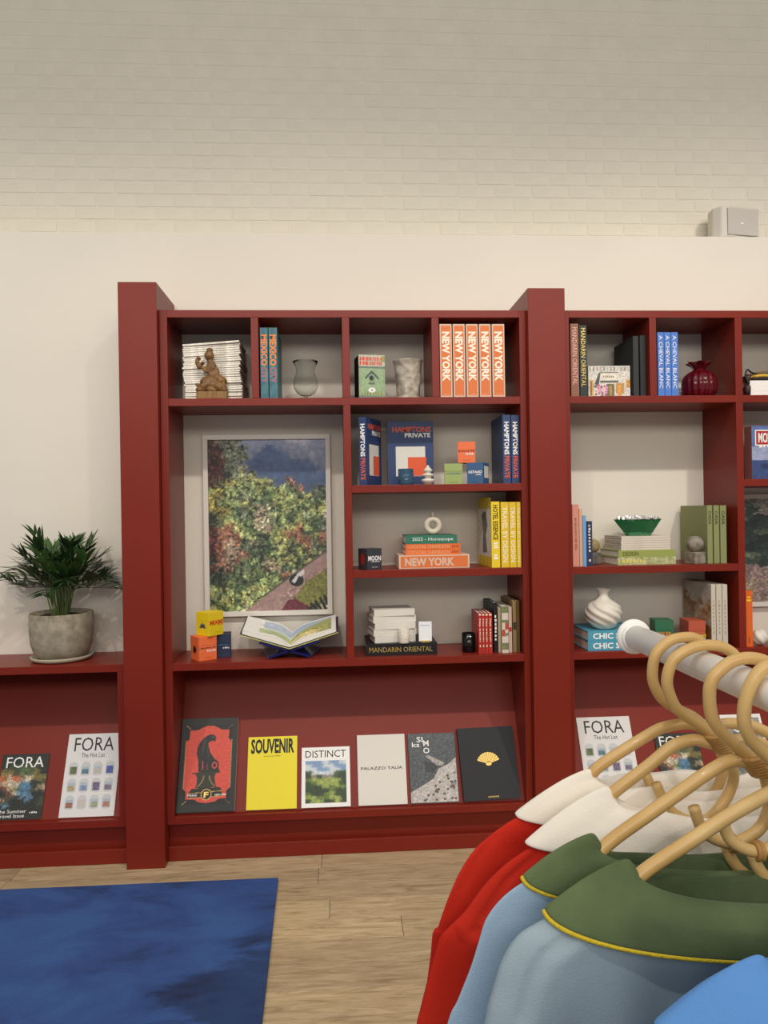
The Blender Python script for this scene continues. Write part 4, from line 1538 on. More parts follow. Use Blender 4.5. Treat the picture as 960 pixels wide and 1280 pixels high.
# board game box
xa, _ = at(938, 570, .06)
hh = at(950, 532.5, .06)[1] - (Z2 + .004)
gm = thing('board_game_box', 'blue board game box with a red title plate at the right edge', 'game box', (xa + .004, .055, Z2 + .004), rz=.10)
MB().box(0, .27, 0, .052, 0, hh).build('box_body', M('worn_rose_card', '#a06a5e', rough=.6), gm, bevel=.001, seg=1)
c = Canvas(90, 80, '#5a6ea6').rect(0, .38, 1, .66, '#9aa0bc').rect(0, .64, 1, 1, '#3a4c7c').ell(.62, .82, .2, .08, '#cfc8b0').ell(.25, .75, .1, .05, '#2c3a60').speck(.12, 5)
c.build(.27, hh, (.135, 0, hh / 2), (1, 0, 0), (0, 0, 1), gm)
panel(.192, .070, (.112, -.0006, hh * .78), (1, 0, 0), (0, 0, 1), WHITEI, gm, 'title_plate')
panel(.182, .060, (.112, -.001, hh * .78), (1, 0, 0), (0, 0, 1), M('title_red', '#b02a28', rough=.5), gm, 'title_plate')
text('MONOPOLY', .162, .045, WHITEI, gm, (.112, -.0014, hh * .78), (1, 0, 0), (0, 0, 1), .03)
text('~8', .16, .012, WHITEI, gm, (.115, -.0006, hh * .62), (1, 0, 0), (0, 0, 1), 0)

# ================================================================= magazines on the sloping boards
PY0, PZ0, PY1, PZ1 = .032, .188, BACK - .003, .752
_v = np.array([0, PY1 - PY0, PZ1 - PZ0])
PL = np.linalg.norm(_v)
_v = _v / PL
_n = np.array([0, -_v[2], _v[1]])


def on_board(px, py):
    d = ray(px, py)
    p0 = np.array([0, PY0, PZ0]) + _n * .01
    t = ((p0 - CAM) @ _n) / (d @ _n)
    p = CAM + t * d
    return float(p[0]), float((p - p0) @ _v)


SL = math.atan2(PY1 - PY0, PZ1 - PZ0)


def display_mag(label, x0, x1, ytop, mat, thick=.006, roll=0.0, group='publications on the sloping board', cat='magazine', name='magazine'):
    xa, vt = on_board(x0, ytop)
    xb, _ = on_board(x1, ytop)
    w = xb - xa
    base = np.array([xa + w / 2, PY0, PZ0]) + _n * .0008 + _v * (.0035 + abs(roll) * w / 2)
    # local: x right, z up the slope, -y outwards
    R = Matrix.Rotation(-SL, 3, 'X') @ Matrix.Rotation(roll, 3, 'Y')
    t = thing(name, label, cat, tuple(base), rot=R.to_euler(), group=group)
    h = vt + .002
    MB().box(-w / 2 + .0006, w / 2 - .0006, -thick + .0006, -.0006, .0006, h - .0006).build('page_block', PAPER, t)
    m = MB()
    m.box(-w / 2, w / 2, -thick, -thick + .0008, 0, h)
    m.box(-w / 2, w / 2, -.0008, 0, 0, h)
    m.box(-w / 2, -w / 2 + .0008, -thick, 0, 0, h)
    m.build('cover', mat, t)
    return t, w, h, -thick


r3, u3 = (1, 0, 0), (0, 0, 1)
# panther book
t, w, h, yf = display_mag('large black book with a dark big cat statue on red, left end of its board', 228.6, 298, 901, BLACK, .02, roll=0.0, cat='book', name='art_book')
c = Canvas(130, 200, '#1e211f')
c.rect(.08, .075, .92, .925, '#15120f')
c.poly([(.15, .13), (.30, .125), (.36, .105), (.44, .085), (.58, .085), (.66, .105), (.70, .125), (.86, .13), (.85, .22), (.90, .26), (.91, .76), (.85, .79), (.85, .87), (.72, .875), (.66, .9), (.5, .915), (.36, .9), (.30, .875), (.14, .87), (.14, .79), (.09, .76), (.09, .26), (.15, .22)], '#cf4a38')
for (a, b, cc, dd_) in ((.08, .075, .16, .115), (.92, .075, .84, .115), (.08, .925, .16, .885), (.92, .925, .84, .885)):
    c.poly([(a, b), (a + (.012 if a < .5 else -.012), b), (cc + .005, dd_), (cc - .005, dd_)], '#c8a868')
for i in range(60):
    v0 = .24 + i * .0088
    c.rect(.085, v0, .098, v0 + .004, '#d8b060').rect(.902, v0, .915, v0 + .004, '#d8b060')
def bk_(pts):
    return [((x - (110 - .052 * (y - 60))) / 735, (y - 60) / 1150) for x, y in pts]


c.poly(bk_([(325, 735), (322, 600), (302, 500), (312, 430), (340, 370), (385, 318), (430, 285), (470, 268), (492, 262), (505, 268), (530, 272), (548, 290), (562, 315), (548, 330), (548, 354), (528, 358), (520, 340), (480, 356), (452, 374),
            (462, 430), (482, 500), (520, 550), (545, 592), (575, 640), (592, 700), (600, 735)]), '#1e1e1a')
c.poly(bk_([(372, 600), (384, 600), (388, 690), (376, 720)]), '#c8483a').poly(bk_([(430, 640), (442, 640), (448, 700), (436, 720)]), '#8a3a2c')
c.poly(bk_([(400, 330), (440, 300), (400, 420), (385, 520), (370, 440)]), '#37382f').poly(bk_([(430, 420), (450, 400), (465, 520), (450, 600)]), '#33342c').poly(bk_([(490, 290), (520, 285), (545, 310), (510, 320)]), '#3c3e36')
for (rx_, col_) in ((1.0, '#1e1e1a'), (.62, '#c8483a'), (.36, '#1e1e1a')):
    q_ = bk_([(535, 655)])[0]
    c.ell(q_[0], q_[1], .078 * rx_, .062 * rx_, col_)
c.poly(bk_([(250, 738), (605, 730), (605, 748), (250, 756)]), '#2a2a20').poly(bk_([(285, 755), (555, 750), (535, 800), (545, 880), (560, 925), (285, 932), (305, 880), (310, 800)]), '#2c2c20')
c.poly(bk_([(240, 935), (600, 925), (640, 965), (195, 990)]), '#1f1f18').poly(bk_([(195, 990), (632, 965), (630, 1035), (195, 1050)]), '#1a1a14')
c.poly(bk_([(195, 990), (632, 965), (632, 973), (195, 998)]), '#b89a50').poly(bk_([(195, 1042), (630, 1028), (630, 1035), (195, 1050)]), '#b89a50')
for k_ in (-1, 1):
    for i in range(14):
        a = i / 13
        c.ell(.49 + k_ * (.05 + .10 * a * a), .63 + .11 * a, .012, .006, '#8a7a44')
c.ell(.5, .825, .095, .06, '#c8a858').ell(.5, .825, .08, .05, '#141410')
c.speck(.08, 3)
c.build(w * .985, h * .99, (0, yf, h / 2), r3, u3, t)
text('F', w * .08, h * .06, GOLD, t, (0, yf - .0006, h * .175), r3, u3, .03)
text('PARIS', w * .16, h * .018, WHITEI, t, (-w * .24, yf - .0006, h * .172), r3, u3, .02)
text('NEW YORK', w * .2, h * .018, WHITEI, t, (w * .25, yf - .0006, h * .172), r3, u3, .02)
# souvenir
YM = M('lemon_cover', '#e8d51c', rough=.45)
t, w, h, yf = display_mag('plain lemon yellow magazine with a black title', 310.5, 371.5, 923.3, YM, .008)
text('SOUVENIR', w * .88, h * .21, INK, t, (0, yf, h * .865), r3, u3, .035)
text('~12', w * .34, h * .012, INK, t, (0, yf, h * .725), r3, u3, 0, 'subtitle')
# distinct
t, w, h, yf = display_mag('white magazine with a park landscape photograph', 377.0, 437.0, 936.5, WHITEP, .008)
c = Canvas(100, 110, '#8aa0b8')
c.grid(["bbbwbbw", "wbbwwbb", "wwbbwwb", "GwwwwnG", "GHGHHGG", "gyyyyyG", "GgyyyyG", "GGGygyg", "GGGGgGG", "gGGgyGG", "yyggyyG", "GyyGGyG"], {'b': '#7d98b8', 'w': '#c9d0d4', 'G': '#2f4024', 'g': '#5f7434', 'y': '#93a050', 'n': '#4a5a38', 'H': '#8a8078'}, jit=.5, seed=31, mix=.55)
c.speck(.3, 2.2, 5, c.V > .27)
c.build(w * .84, h * .70, (0, yf, h * .42), r3, u3, t)
text('DISTINCT', w * .84, h * .12, INK, t, (0, yf, h * .885), r3, u3, .0)
# palazzo
t, w, h, yf = display_mag('plain off-white booklet with one line of black lettering', 446.0, 505.5, 920.8, M('off_white_cover', '#dcd6cb', rough=.7), .008)
text('PALAZZO TALÌA'.replace('Ì', 'Í'), w * .86, h * .05, INK, t, (0, yf, h * .52), r3, u3, .012)
# simo
t, w, h, yf = display_mag('magazine with a grey sea and white beach photograph from above', 509.5, 568.0, 919.0, M('slate_cover', '#4c5052', rough=.5), .006)
c = Canvas(110, 160, '#4b4f52')
c.speck(.35, 2.5, 4)
c.poly([(0, 1), (0, .85), (.25, .76), (.50, .66), (.62, .52), (.85, .45), (1, .36), (1, 1)], '#b3aca6')
c.poly([(.35, .33), (.42, .32), (.75, .44), (.70, .48), (.58, .47), (.42, .37)], '#a39c94')
c.poly([(.30, .40), (.56, .45), (.60, .50), (.5, .58), (.36, .56)], '#34383a')
c.speck(.25, 2.5, 14, c.V > .3)
g = np.random.default_rng(4)
for i in range(46):
    u, v = g.uniform(.1, .97), g.uniform(.55, .98)
    if v > 1.02 - .5 * u:
        c.ell(u, v, .028, .018, ['#58504a', '#7a7a80', '#6a4c40', '#4a4a46'][i % 4])
c.build(w * .985, h * .99, (0, yf, h / 2), r3, u3, t)
text('SI', w * .13, h * .08, WHITEI, t, (-w * .25, yf - .0006, h * .91), r3, u3, .01)
text('ks', w * .16, h * .07, WHITEI, t, (-w * .34, yf - .0006, h * .835), r3, u3, .01)
text('M\nO', w * .13, h * .19, WHITEI, t, (-w * .12, yf - .0006, h * .80), r3, u3, .01)
# black book with gold fan
t, w, h, yf = display_mag('black cloth book with a gold fan emblem', 572.5, 641.5, 913.0, DKG, .022, roll=-.02, cat='book', name='art_book')
m = MB()
cz = h * .485
nb_ = 11
for i in range(nb_):
    a0 = math.radians(18 + i * 144 / nb_ + 1.0)
    a1 = math.radians(18 + (i + 1) * 144 / nb_ - 1.0)
    r0, r1 = w * .045, w * .205
    vs = []
    for (rr, aa) in ((r0, a0), (r1, a0), (r1 * 1.03, (a0 + a1) / 2), (r1, a1), (r0, a1)):
        vs.append((rr * math.cos(aa) * 1.0, yf - .0006, cz + rr * math.sin(aa) * .95))
    m.add(vs, [(0, 1, 2, 3, 4)])
m.add([(w * .05 * math.cos(a), yf - .0008, cz + w * .03 * math.sin(a)) for a in [i * math.pi / 8 for i in range(16)]], [tuple(range(16))])
m.build('fan_emblem', GOLD, t)
text('ASSOULINE', w * .19, h * .018, GOLD, t, (w * .02, yf, h * .04), r3, u3, .01, 'imprint')


def fora_white(label, x0, x1, yt, photo=False, **kw):
    t, w, h, yf = display_mag(label, x0, x1, yt, M('soft_white_cover', '#dedad6', rough=.5), .004, group='travel magazines', **kw)
    text('FORA', w * .74, h * .17, M('charcoal_ink', '#2c2c30', rough=.6), t, (w * .0, yf, h * .87), r3, u3, .0)
    text('The Hot List', w * .44, h * .055, M('charcoal_ink', '#2c2c30', rough=.6), t, (0, yf, h * .735), r3, u3, 0, 'subtitle')
    g = np.random.default_rng(5)
    cols = [['#66704a', '#5c7a86', '#b8b4a6', '#4a5a9a'], ['#a89a74', '#7c8ca8', '#6a5c78', '#77707c'], ['#9a6a50', '#c4b8b0', '#9aa07c', '#b07a68']]
    c = Canvas(90, 110, '#dedad6')
    for j in range(3):
        for i in range(4):
            u, v = .14 + .24 * i, .17 + .32 * j
            c.ell(u, v - .04, .095, .10, '#c5c6c4').rect(u - .095, v - .04, u + .095, v + .10, '#c5c6c4').ell(u, v + .09, .095, .05, '#c5c6c4')
            c.rect(u - .068, v - .05, u + .068, v + .10, cols[j][i])
            c.rect(u - .068, v - .05, u + .068, v - .0, '#a8b4be' if (i + j) % 3 else cols[j][i])
    c.speck(.25, 3, 8, (c.a.sum(-1) < 2.0))
    c.build(w * .94, h * .62, (0, yf, h * .365), r3, u3, t)
    return t


def fora_dark(label, x0, x1, yt, **kw):
    t, w, h, yf = display_mag(label, x0, x1, yt, M('dark_photo_cover', '#24261e', rough=.4), .004, group='travel magazines', **kw)
    c = Canvas(90, 120, '#24261e').grid(["kkkkkkk", "kkkkknk", "knnGGnk", "oongGok", "RwRtwoo", "twwbBkn", "mtgBBnt", "kmwbBkk", "tnkkbkn", "kbkkkkn", "kkkkkkk", "kkkkkkk"],
                                        {'k': '#20231c', 'n': '#3c4430', 'G': '#4c5a34', 'o': '#7a6c38', 'g': '#5a6640', 'R': '#b06038', 'w': '#c8b8a0', 't': '#a88a6c', 'b': '#5a7c94', 'B': '#4c7088', 'm': '#5a3a2c'}, jit=.8, seed=12, mix=.5)
    c.speck(.4, 2.5, 5)
    c.build(w * .985, h * .99, (0, yf, h / 2), r3, u3, t)
    text('FORA', w * .80, h * .17, WHITEI, t, (0, yf - .0006, h * .87), r3, u3, .0)
    text('The Summer\nTravel Issue', w * .62, h * .12, WHITEI, t, (-w * .14, yf - .0006, h * .09), r3, u3, 0, 'subtitle')
    text('~4', w * .17, h * .03, WHITEI, t, (w * .33, yf - .0006, h * .10), r3, u3, 0, 'subtitle')
    return t


fora_dark('dark travel magazine with a blue cove photograph, far left of the low cabinet', 3.5, 61.5, 945.0)
fora_white('white travel magazine with twelve tiny pictures, in the low cabinet', 86.0, 152.0, 919.5)
fora_white('white travel magazine with twelve tiny pictures, right of the second pillar', 720.5, 787.0, 898.5)
fora_dark('dark travel magazine half hidden behind the bamboo hangers', 817.5, 872.5, 919.0)
t, w, h, yf = display_mag('white bordered travel magazine with a grey photo, at the right edge', 900.0, 951.0, 895.0, WHITEP, .004, group='travel magazines')
c = Canvas(60, 80, '#8a8880').grid(["sssss", "sgsgs", "sssss", "gsgsg", "ggsgg", "sgggs"], {'s': '#8f8d84', 'g': '#6c6e62'}, jit=.8).speck(.2, 3)
c.build(w * .88, h * .9, (0, yf, h / 2), r3, u3, t)
text('FORA', w * .76, h * .17, WHITEI, t, (0, yf - .0006, h * .84), r3, u3, .0)

# ================================================================= potted palm
px_, _ = at(75, 800, .13)
sa = MB().lathe([(0, 0), (.105, 0), (.118, .005), (.126, .018), (.121, .020), (.112, .010), (0, .009)], 56)
so = sa.build('saucer', M('pale_terracotta', '#b0a590', rough=.7), None)
so.location = (px_, .150, Z4 + .004)
tag(so, 'round pale clay saucer under the palm pot', 'saucer')
pt = thing('potted_palm', 'small green palm in a round stone-grey pot on the low cabinet', 'potted plant', (px_, .150, Z4 + .004 + .0098))
POT = M('weathered_clay', '#a89e88', rough=.8, hex2='#8c826c', vscale=28, bump=.35, bscale=70)
MB().lathe([(0, 0), (.085, 0), (.098, .006), (.112, .028), (.122, .06), (.1265, .10), (.1275, .188), (.126, .191), (.119, .188), (.117, .165), (0, .165)], 64).build('pot', POT, pt)
bm = bmesh.new()
bmesh.ops.create_circle(bm, cap_ends=True, radius=.1165, segments=40)
bmesh.ops.subdivide_edges(bm, edges=bm.edges, cuts=2, use_grid_fill=True)
for v in bm.verts:
    v.co.z = .171 + random.uniform(-.003, .004)
me = bpy.data.meshes.new('soil')
bm.to_mesh(me)
bm.free()
me.materials.append(M('potting_soil', '#2c211a', rough=.95, bump=.8))
o = bpy.data.objects.new('soil', me)
col.objects.link(o)
o.parent = pt
LEAF = M('palm_leaf', '#2e4a22', rough=.42, hex2='#1c3316', vscale=20)
LEAF2 = M('palm_leaf_fresh', '#45662a', rough=.42, hex2='#2f4d1e', vscale=20)
STEM = M('palm_stem', '#5a6a38', rough=.55)


def frond(az, reach, top, droop, nl, seed, mat, leaf=.115):
    g = random.Random(seed)
    b0 = Vector((.035 * math.cos(az) * g.uniform(.3, 1), .03 * math.sin(az) * g.uniform(.3, 1), .168))
    tip = Vector((reach * math.cos(az), reach * math.sin(az) * (.62 if math.sin(az) < 0 else .25), .17 + top))
    mid = b0.lerp(tip, .5) + Vector((-.18 * reach * math.cos(az), 0, .10 * top + .05))
    end = tip + Vector((.28 * reach * math.cos(az), .05 * math.sin(az), -droop))
    pts = spline([b0, b0.lerp(mid, .6) + Vector((0, 0, .01)), mid, tip, end], 6)
    m = MB()
    m.tube(pts, lambda t: .0034 * (1 - .75 * t), 6, sub=1)
    n = len(pts)
    i0 = int(n * .42)
    L = MB()
    for k in range(nl):
        f = i0 + (n - 1 - i0) * k / (nl - 1)
        i = min(int(f), n - 2)
        p = pts[i].lerp(pts[i + 1], f - i)
        tg = (pts[i + 1] - pts[i]).normalized()
        side = tg.cross(Vector((0, 0, 1)))
        if side.length < .2:
            side = Vector((-math.sin(az), math.cos(az), 0))
        side.normalize()
        up = side.cross(tg)
        s_len = leaf * (.65 + .5 * math.sin(math.pi * (.15 + .8 * k / (nl - 1)))) * g.uniform(.85, 1.1)
        for sg_ in (-1, 1):
            d = (tg * (.75 + .5 * k / nl) + side * sg_ * (.9 - .45 * k / nl) + up * g.uniform(.05, .5) + Vector((0, 0, .18))).normalized()
            wv = d.cross(up).normalized()
            w0 = .0078 * g.uniform(.8, 1.3)
            q = [p]
            segs = 4
            drp = g.uniform(.0, .3)
            for s in range(1, segs + 1):
                tt = s / segs
                q.append(p + d * s_len * tt - Vector((0, 0, drp * s_len * tt * tt)))
            ws = [.25, 1.0, .9, .55, .04]
            for q__ in q:
                q__.x = min(q__.x, -.884 - px_)
                q__.y = min(q__.y, .125)
            vs = []
            for s in range(segs + 1):
                fold = up * (.25 * w0 * ws[s])
                vs += [q[s] - wv * w0 * ws[s] + fold, q[s], q[s] + wv * w0 * ws[s] + fold]
            fs = []
            for s in range(segs):
                fs += [(s * 3, s * 3 + 1, s * 3 + 4, s * 3 + 3), (s * 3 + 1, s * 3 + 2, s * 3 + 5, s * 3 + 4)]
            L.add(vs, fs, True)
    st_ = m.build('frond', STEM, pt)
    L.build('leaflets', mat, st_)
    return st_


gg = random.Random(3)
for k in range(34):
    az = k * 2.39996 + gg.uniform(-.2, .2)
    lay = k / 33
    reach = .07 + .125 * (1 - lay) ** .8 * gg.uniform(.8, 1.1) + .01
    top = .12 + .17 * lay * gg.uniform(.9, 1.08)
    if abs(math.cos(az)) < .4:
        reach *= .8
    frond(az, reach, top, gg.uniform(-.03, .03) - .04 * lay, gg.choice([6, 7, 8]), 100 + k, LEAF if k % 3 else LEAF2, leaf=.105)

# ================================================================= clothes rail, hangers, garments
RX, RZ, RR = .342, 1.278, .0140
OFFW = M('off_white_enamel', '#fbf7ef', rough=.35)
rk = thing('clothes_rail', 'off-white round clothes rail with a rounded end cap, carrying the hangers', 'clothes rail', (RX, -2.75, 0))
m = MB()
yE = -3.1 + .838
m.tube([(0, yE + 2.75, RZ), (0, -2.95 + 2.75, RZ)], RR, 28, sub=1)
m.build('rail_bar', OFFW, rk)
m = MB()
prof = [(0, 0), (.0155, 0), (.0192, .0015), (.0205, .0045), (.0200, .0075), (.0180, .0092), (.0165, .0095), (.0165, .0125), (.0158, .0135), (.0141, .014)]
m.lathe([(r, -z) for r, z in prof], 36)
ec = m.build('end_cap', OFFW, rk)
ec.rotation_euler = (-math.pi / 2, 0, 0)
ec.location = (0, yE + 2.75 + .014, RZ)
m = MB().tube([(0, 0, .02), (0, 0, RZ - .005)], .012, 24, sub=1)
po = m.build('post', OFFW, rk)
po.location = (0, -.185, 0)
m = MB().lathe([(0, .0005), (.16, .0005), (.16, .012), (.03, .02), (0, .02)], 48)
bo = m.build('base_plate', OFFW, rk)
bo.location = (0, -.185, 0)

BAMB = M('bamboo_cane', '#c99f5c', rough=.38, hex2='#dcb878', vscale=14, bump=.05, coat=.2)
BAMD = M('bamboo_binding', '#c39655', rough=.45, hex2='#b08045', vscale=60)
HD = {1: .714, 2: .673, 3: .604, 4: .568}
A_ = lambda px, py, Y: Vector((at(px, py, Y)[0], Y, at(px, py, Y)[1]))
hooks = {
    1: [(876, 801), (866, 797), (854.6, 796.7), (842, 799), (831.7, 804.7), (821, 816), (816.5, 830), (815.6, 848), (820, 862), (829, 874.6), (846, 886), (866, 896), (884, 911)],
    2: [(921, 826), (916.4, 817), (903, 809), (886.6, 806.5), (870, 808.5), (854.6, 815), (842, 825), (836, 838), (834, 857), (843, 881.4), (855, 893), (871, 904), (886, 914), (897, 923)],
    3: [(978, 848), (970, 836), (955, 826), (934.8, 822.5), (915, 827), (900, 838), (890, 850), (886.6, 868), (889, 893), (896, 908), (907, 920), (925, 936), (944, 951)],
    4: [(1018, 856), (1008, 842), (994, 832), (976, 828), (958, 833), (945, 845), (936, 862), (931, 881), (930, 900), (933, 913), (941, 927), (957, 943), (978, 962)]}
arms = {
    1: [(884, 912), (873, 907.5), (862, 905.5), (850, 906), (835, 909), (820, 914.5), (786, 935), (751, 958), (700, 992)],
    2: [(897, 932), (884, 928.5), (873, 926), (864, 926), (851, 929.5), (838.5, 936), (809, 960), (770, 990), (715, 1032)],
    3: [(953, 962), (938, 955), (923, 951.5), (912, 953), (900, 958.5), (880, 971), (854.6, 989), (809, 1021), (772, 1047), (705, 1094)],
    4: [(1000, 985), (985, 986), (972, 989), (960, 994.6), (930, 1011), (900, 1029), (857, 1057.5), (815, 1085), (740, 1134)]}
lab = {1: 'bamboo hanger nearest the rail end, carrying the first red top', 2: 'second bamboo hanger from the rail end, with the second red top',
       3: 'third bamboo hanger from the rail end, with the paler blue top', 4: 'fourth bamboo hanger from the rail end, with the large pale blue top',
       5: 'nearest bamboo hanger at the right edge, mostly out of view'}


def hanger(k, Yk, shift=(0, 0, 0)):
    sc = 1.0
    src = min(k, 4)
    Ys = -3.1 + HD[src]
    V = Vector((0, Yk - Ys, 0)) + Vector(shift)
    H_ = [A_(x, y, Ys) + V for x, y in hooks[src]]
    for q_ in H_:      # keep the cane clear of the rail it hangs on
        dx, dz = q_.x - RX, q_.z - RZ
        d_ = math.hypot(dx, dz)
        if d_ < RR + .0057:
            q_.x, q_.z = RX + dx / d_ * (RR + .0057), RZ + dz / d_ * (RR + .0057)
    al = arms[src][:-1]
    lx_, ly_ = arms[src][-1]
    fr = {1: .22, 2: .3, 3: .35, 4: .35}[src]
    al = al + [(al[-1][0] + (lx_ - al[-1][0]) * fr, al[-1][1] + (ly_ - al[-1][1]) * fr + 4)]
    R_ = [A_(x, y, Ys) + V for x, y in al]
    neck = H_[-1]
    t = thing('bamboo_hanger', lab[k], 'hanger', tuple(neck), group='bamboo hangers on the rail')
    L = lambda P: [p - neck for p in P]
    MB().tube(L(H_), .0053, 12, 5).build('hook', BAMB, t)
    arm = L(R_)
    MB().tube([p + Vector((0, .002, 0)) for p in arm], .0056, 12, 5).build('arm', BAMB, t)
    MB().tube([Vector((-p.x * 1.0 + 2 * arm[0].x + .0, -.002, p.z)) for p in arm], .0056, 12, 5).build('arm', BAMB, t)
    c0 = Vector((neck.x, neck.y, neck.z)) - neck
    q = HD[src] / FPX
    ring = [(18, 12), (24, 40), (27, 62), (16, 90), (-6, 106), (-28, 111), (-50, 104), (-66, 90), (-76, 62)]
    if src < 3:
        ring = [(18, 12), (24, 35), (27, 58), (15, 85), (-4, 102), (-24, 109), (-46, 103), (-64, 88), (-77, 60)]
    MB().tube([c0 + Vector((x * q, .009, -y * q)) for x, y in ring], .0050, 12, 5).build('lower_loop', BAMB, t)
    leg = [(-30, 118), (-24, 134), (-10, 152), (12, 165), (40, 172), (80, 178)]
    MB().tube([c0 + Vector((x * q, .012, -y * q)) for x, y in leg], .0050, 12, 5).build('lower_bar', BAMB, t)
    # binding at the neck, and a joint at the bottom of the loop
    m = MB()
    for i in range(7):
        z = .004 - i * .0022
        m.tube([Vector((.0075 * math.cos(a) - .004 + i * .0015, .010 * math.sin(a), z + .002 * math.cos(a))) for a in [2 * math.pi * j / 14 for j in range(14)]], .0023, 6, sub=1, closed=True)
    m.build('neck_binding', BAMD, t)
    m = MB()
    for i in range(2):
        m.tube([c0 + Vector((-28 * q + (.003 * i), .009 + .0062 * math.cos(a), -111 * q + .0062 * math.sin(a))) for a in [2 * math.pi * j / 12 for j in range(12)]], .0022, 6, sub=1, closed=True)
    m.build('joint', BAMD, t)
    return t


for k in (1, 2, 3, 4):
    hanger(k, -3.1 + HD[k])
hanger(5, -3.1 + .425, (0.004, 0, 0))


def cloth_mat(name, hexc, hex2, scale=700, bump=.6, sheen=.25, rough=.9, spec=.15):
    m = M(name, hexc, rough=rough, hex2=hex2, vscale=7, bump=bump, bscale=scale, sheen=sheen, spec=spec)
    for n in m.node_tree.nodes:
        if n.type == 'BUMP':
            n.inputs['Distance'].default_value = .0007
    return m


REDK = cloth_mat('red_jersey', '#b42015', '#cb3020', sheen=.12)
BLUK = cloth_mat('pale_blue_knit', '#92adc6', '#9cb5cb', sheen=.2)
BLU2 = cloth_mat('soft_blue_knit', '#95a7b1', '#a0b1ba', sheen=.2)
CRMK = cloth_mat('cream_velour', '#f8f0e2', '#f0e7d6', sheen=.3)
GRNV = cloth_mat('green_velour', '#3d4932', '#66744f', sheen=.5, scale=350)
BLUV = cloth_mat('bright_blue_velour', '#5a8ccc', '#6396d2', sheen=.4)
PIPE = M('yellow_piping', '#d8bc28', rough=.7, bump=.5, bscale=500)


def polydist(X, Z, pts):
    d = np.full(X.shape, 9.)
    sd = np.zeros(X.shape)
    for (x0, z0), (x1, z1) in zip(pts[:-1], pts[1:]):
        vx, vz = x1 - x0, z1 - z0
        L2 = vx * vx + vz * vz
        t = np.clip(((X - x0) * vx + (Z - z0) * vz) / L2, 0, 1)
        dx, dz = X - x0 - t * vx, Z - z0 - t * vz
        dd = np.hypot(dx, dz)
        s = np.sign(vx * dz - vz * dx)
        m = dd < d
        d = np.where(m, dd, d)
        sd = np.where(m, s, sd)
    return d, sd


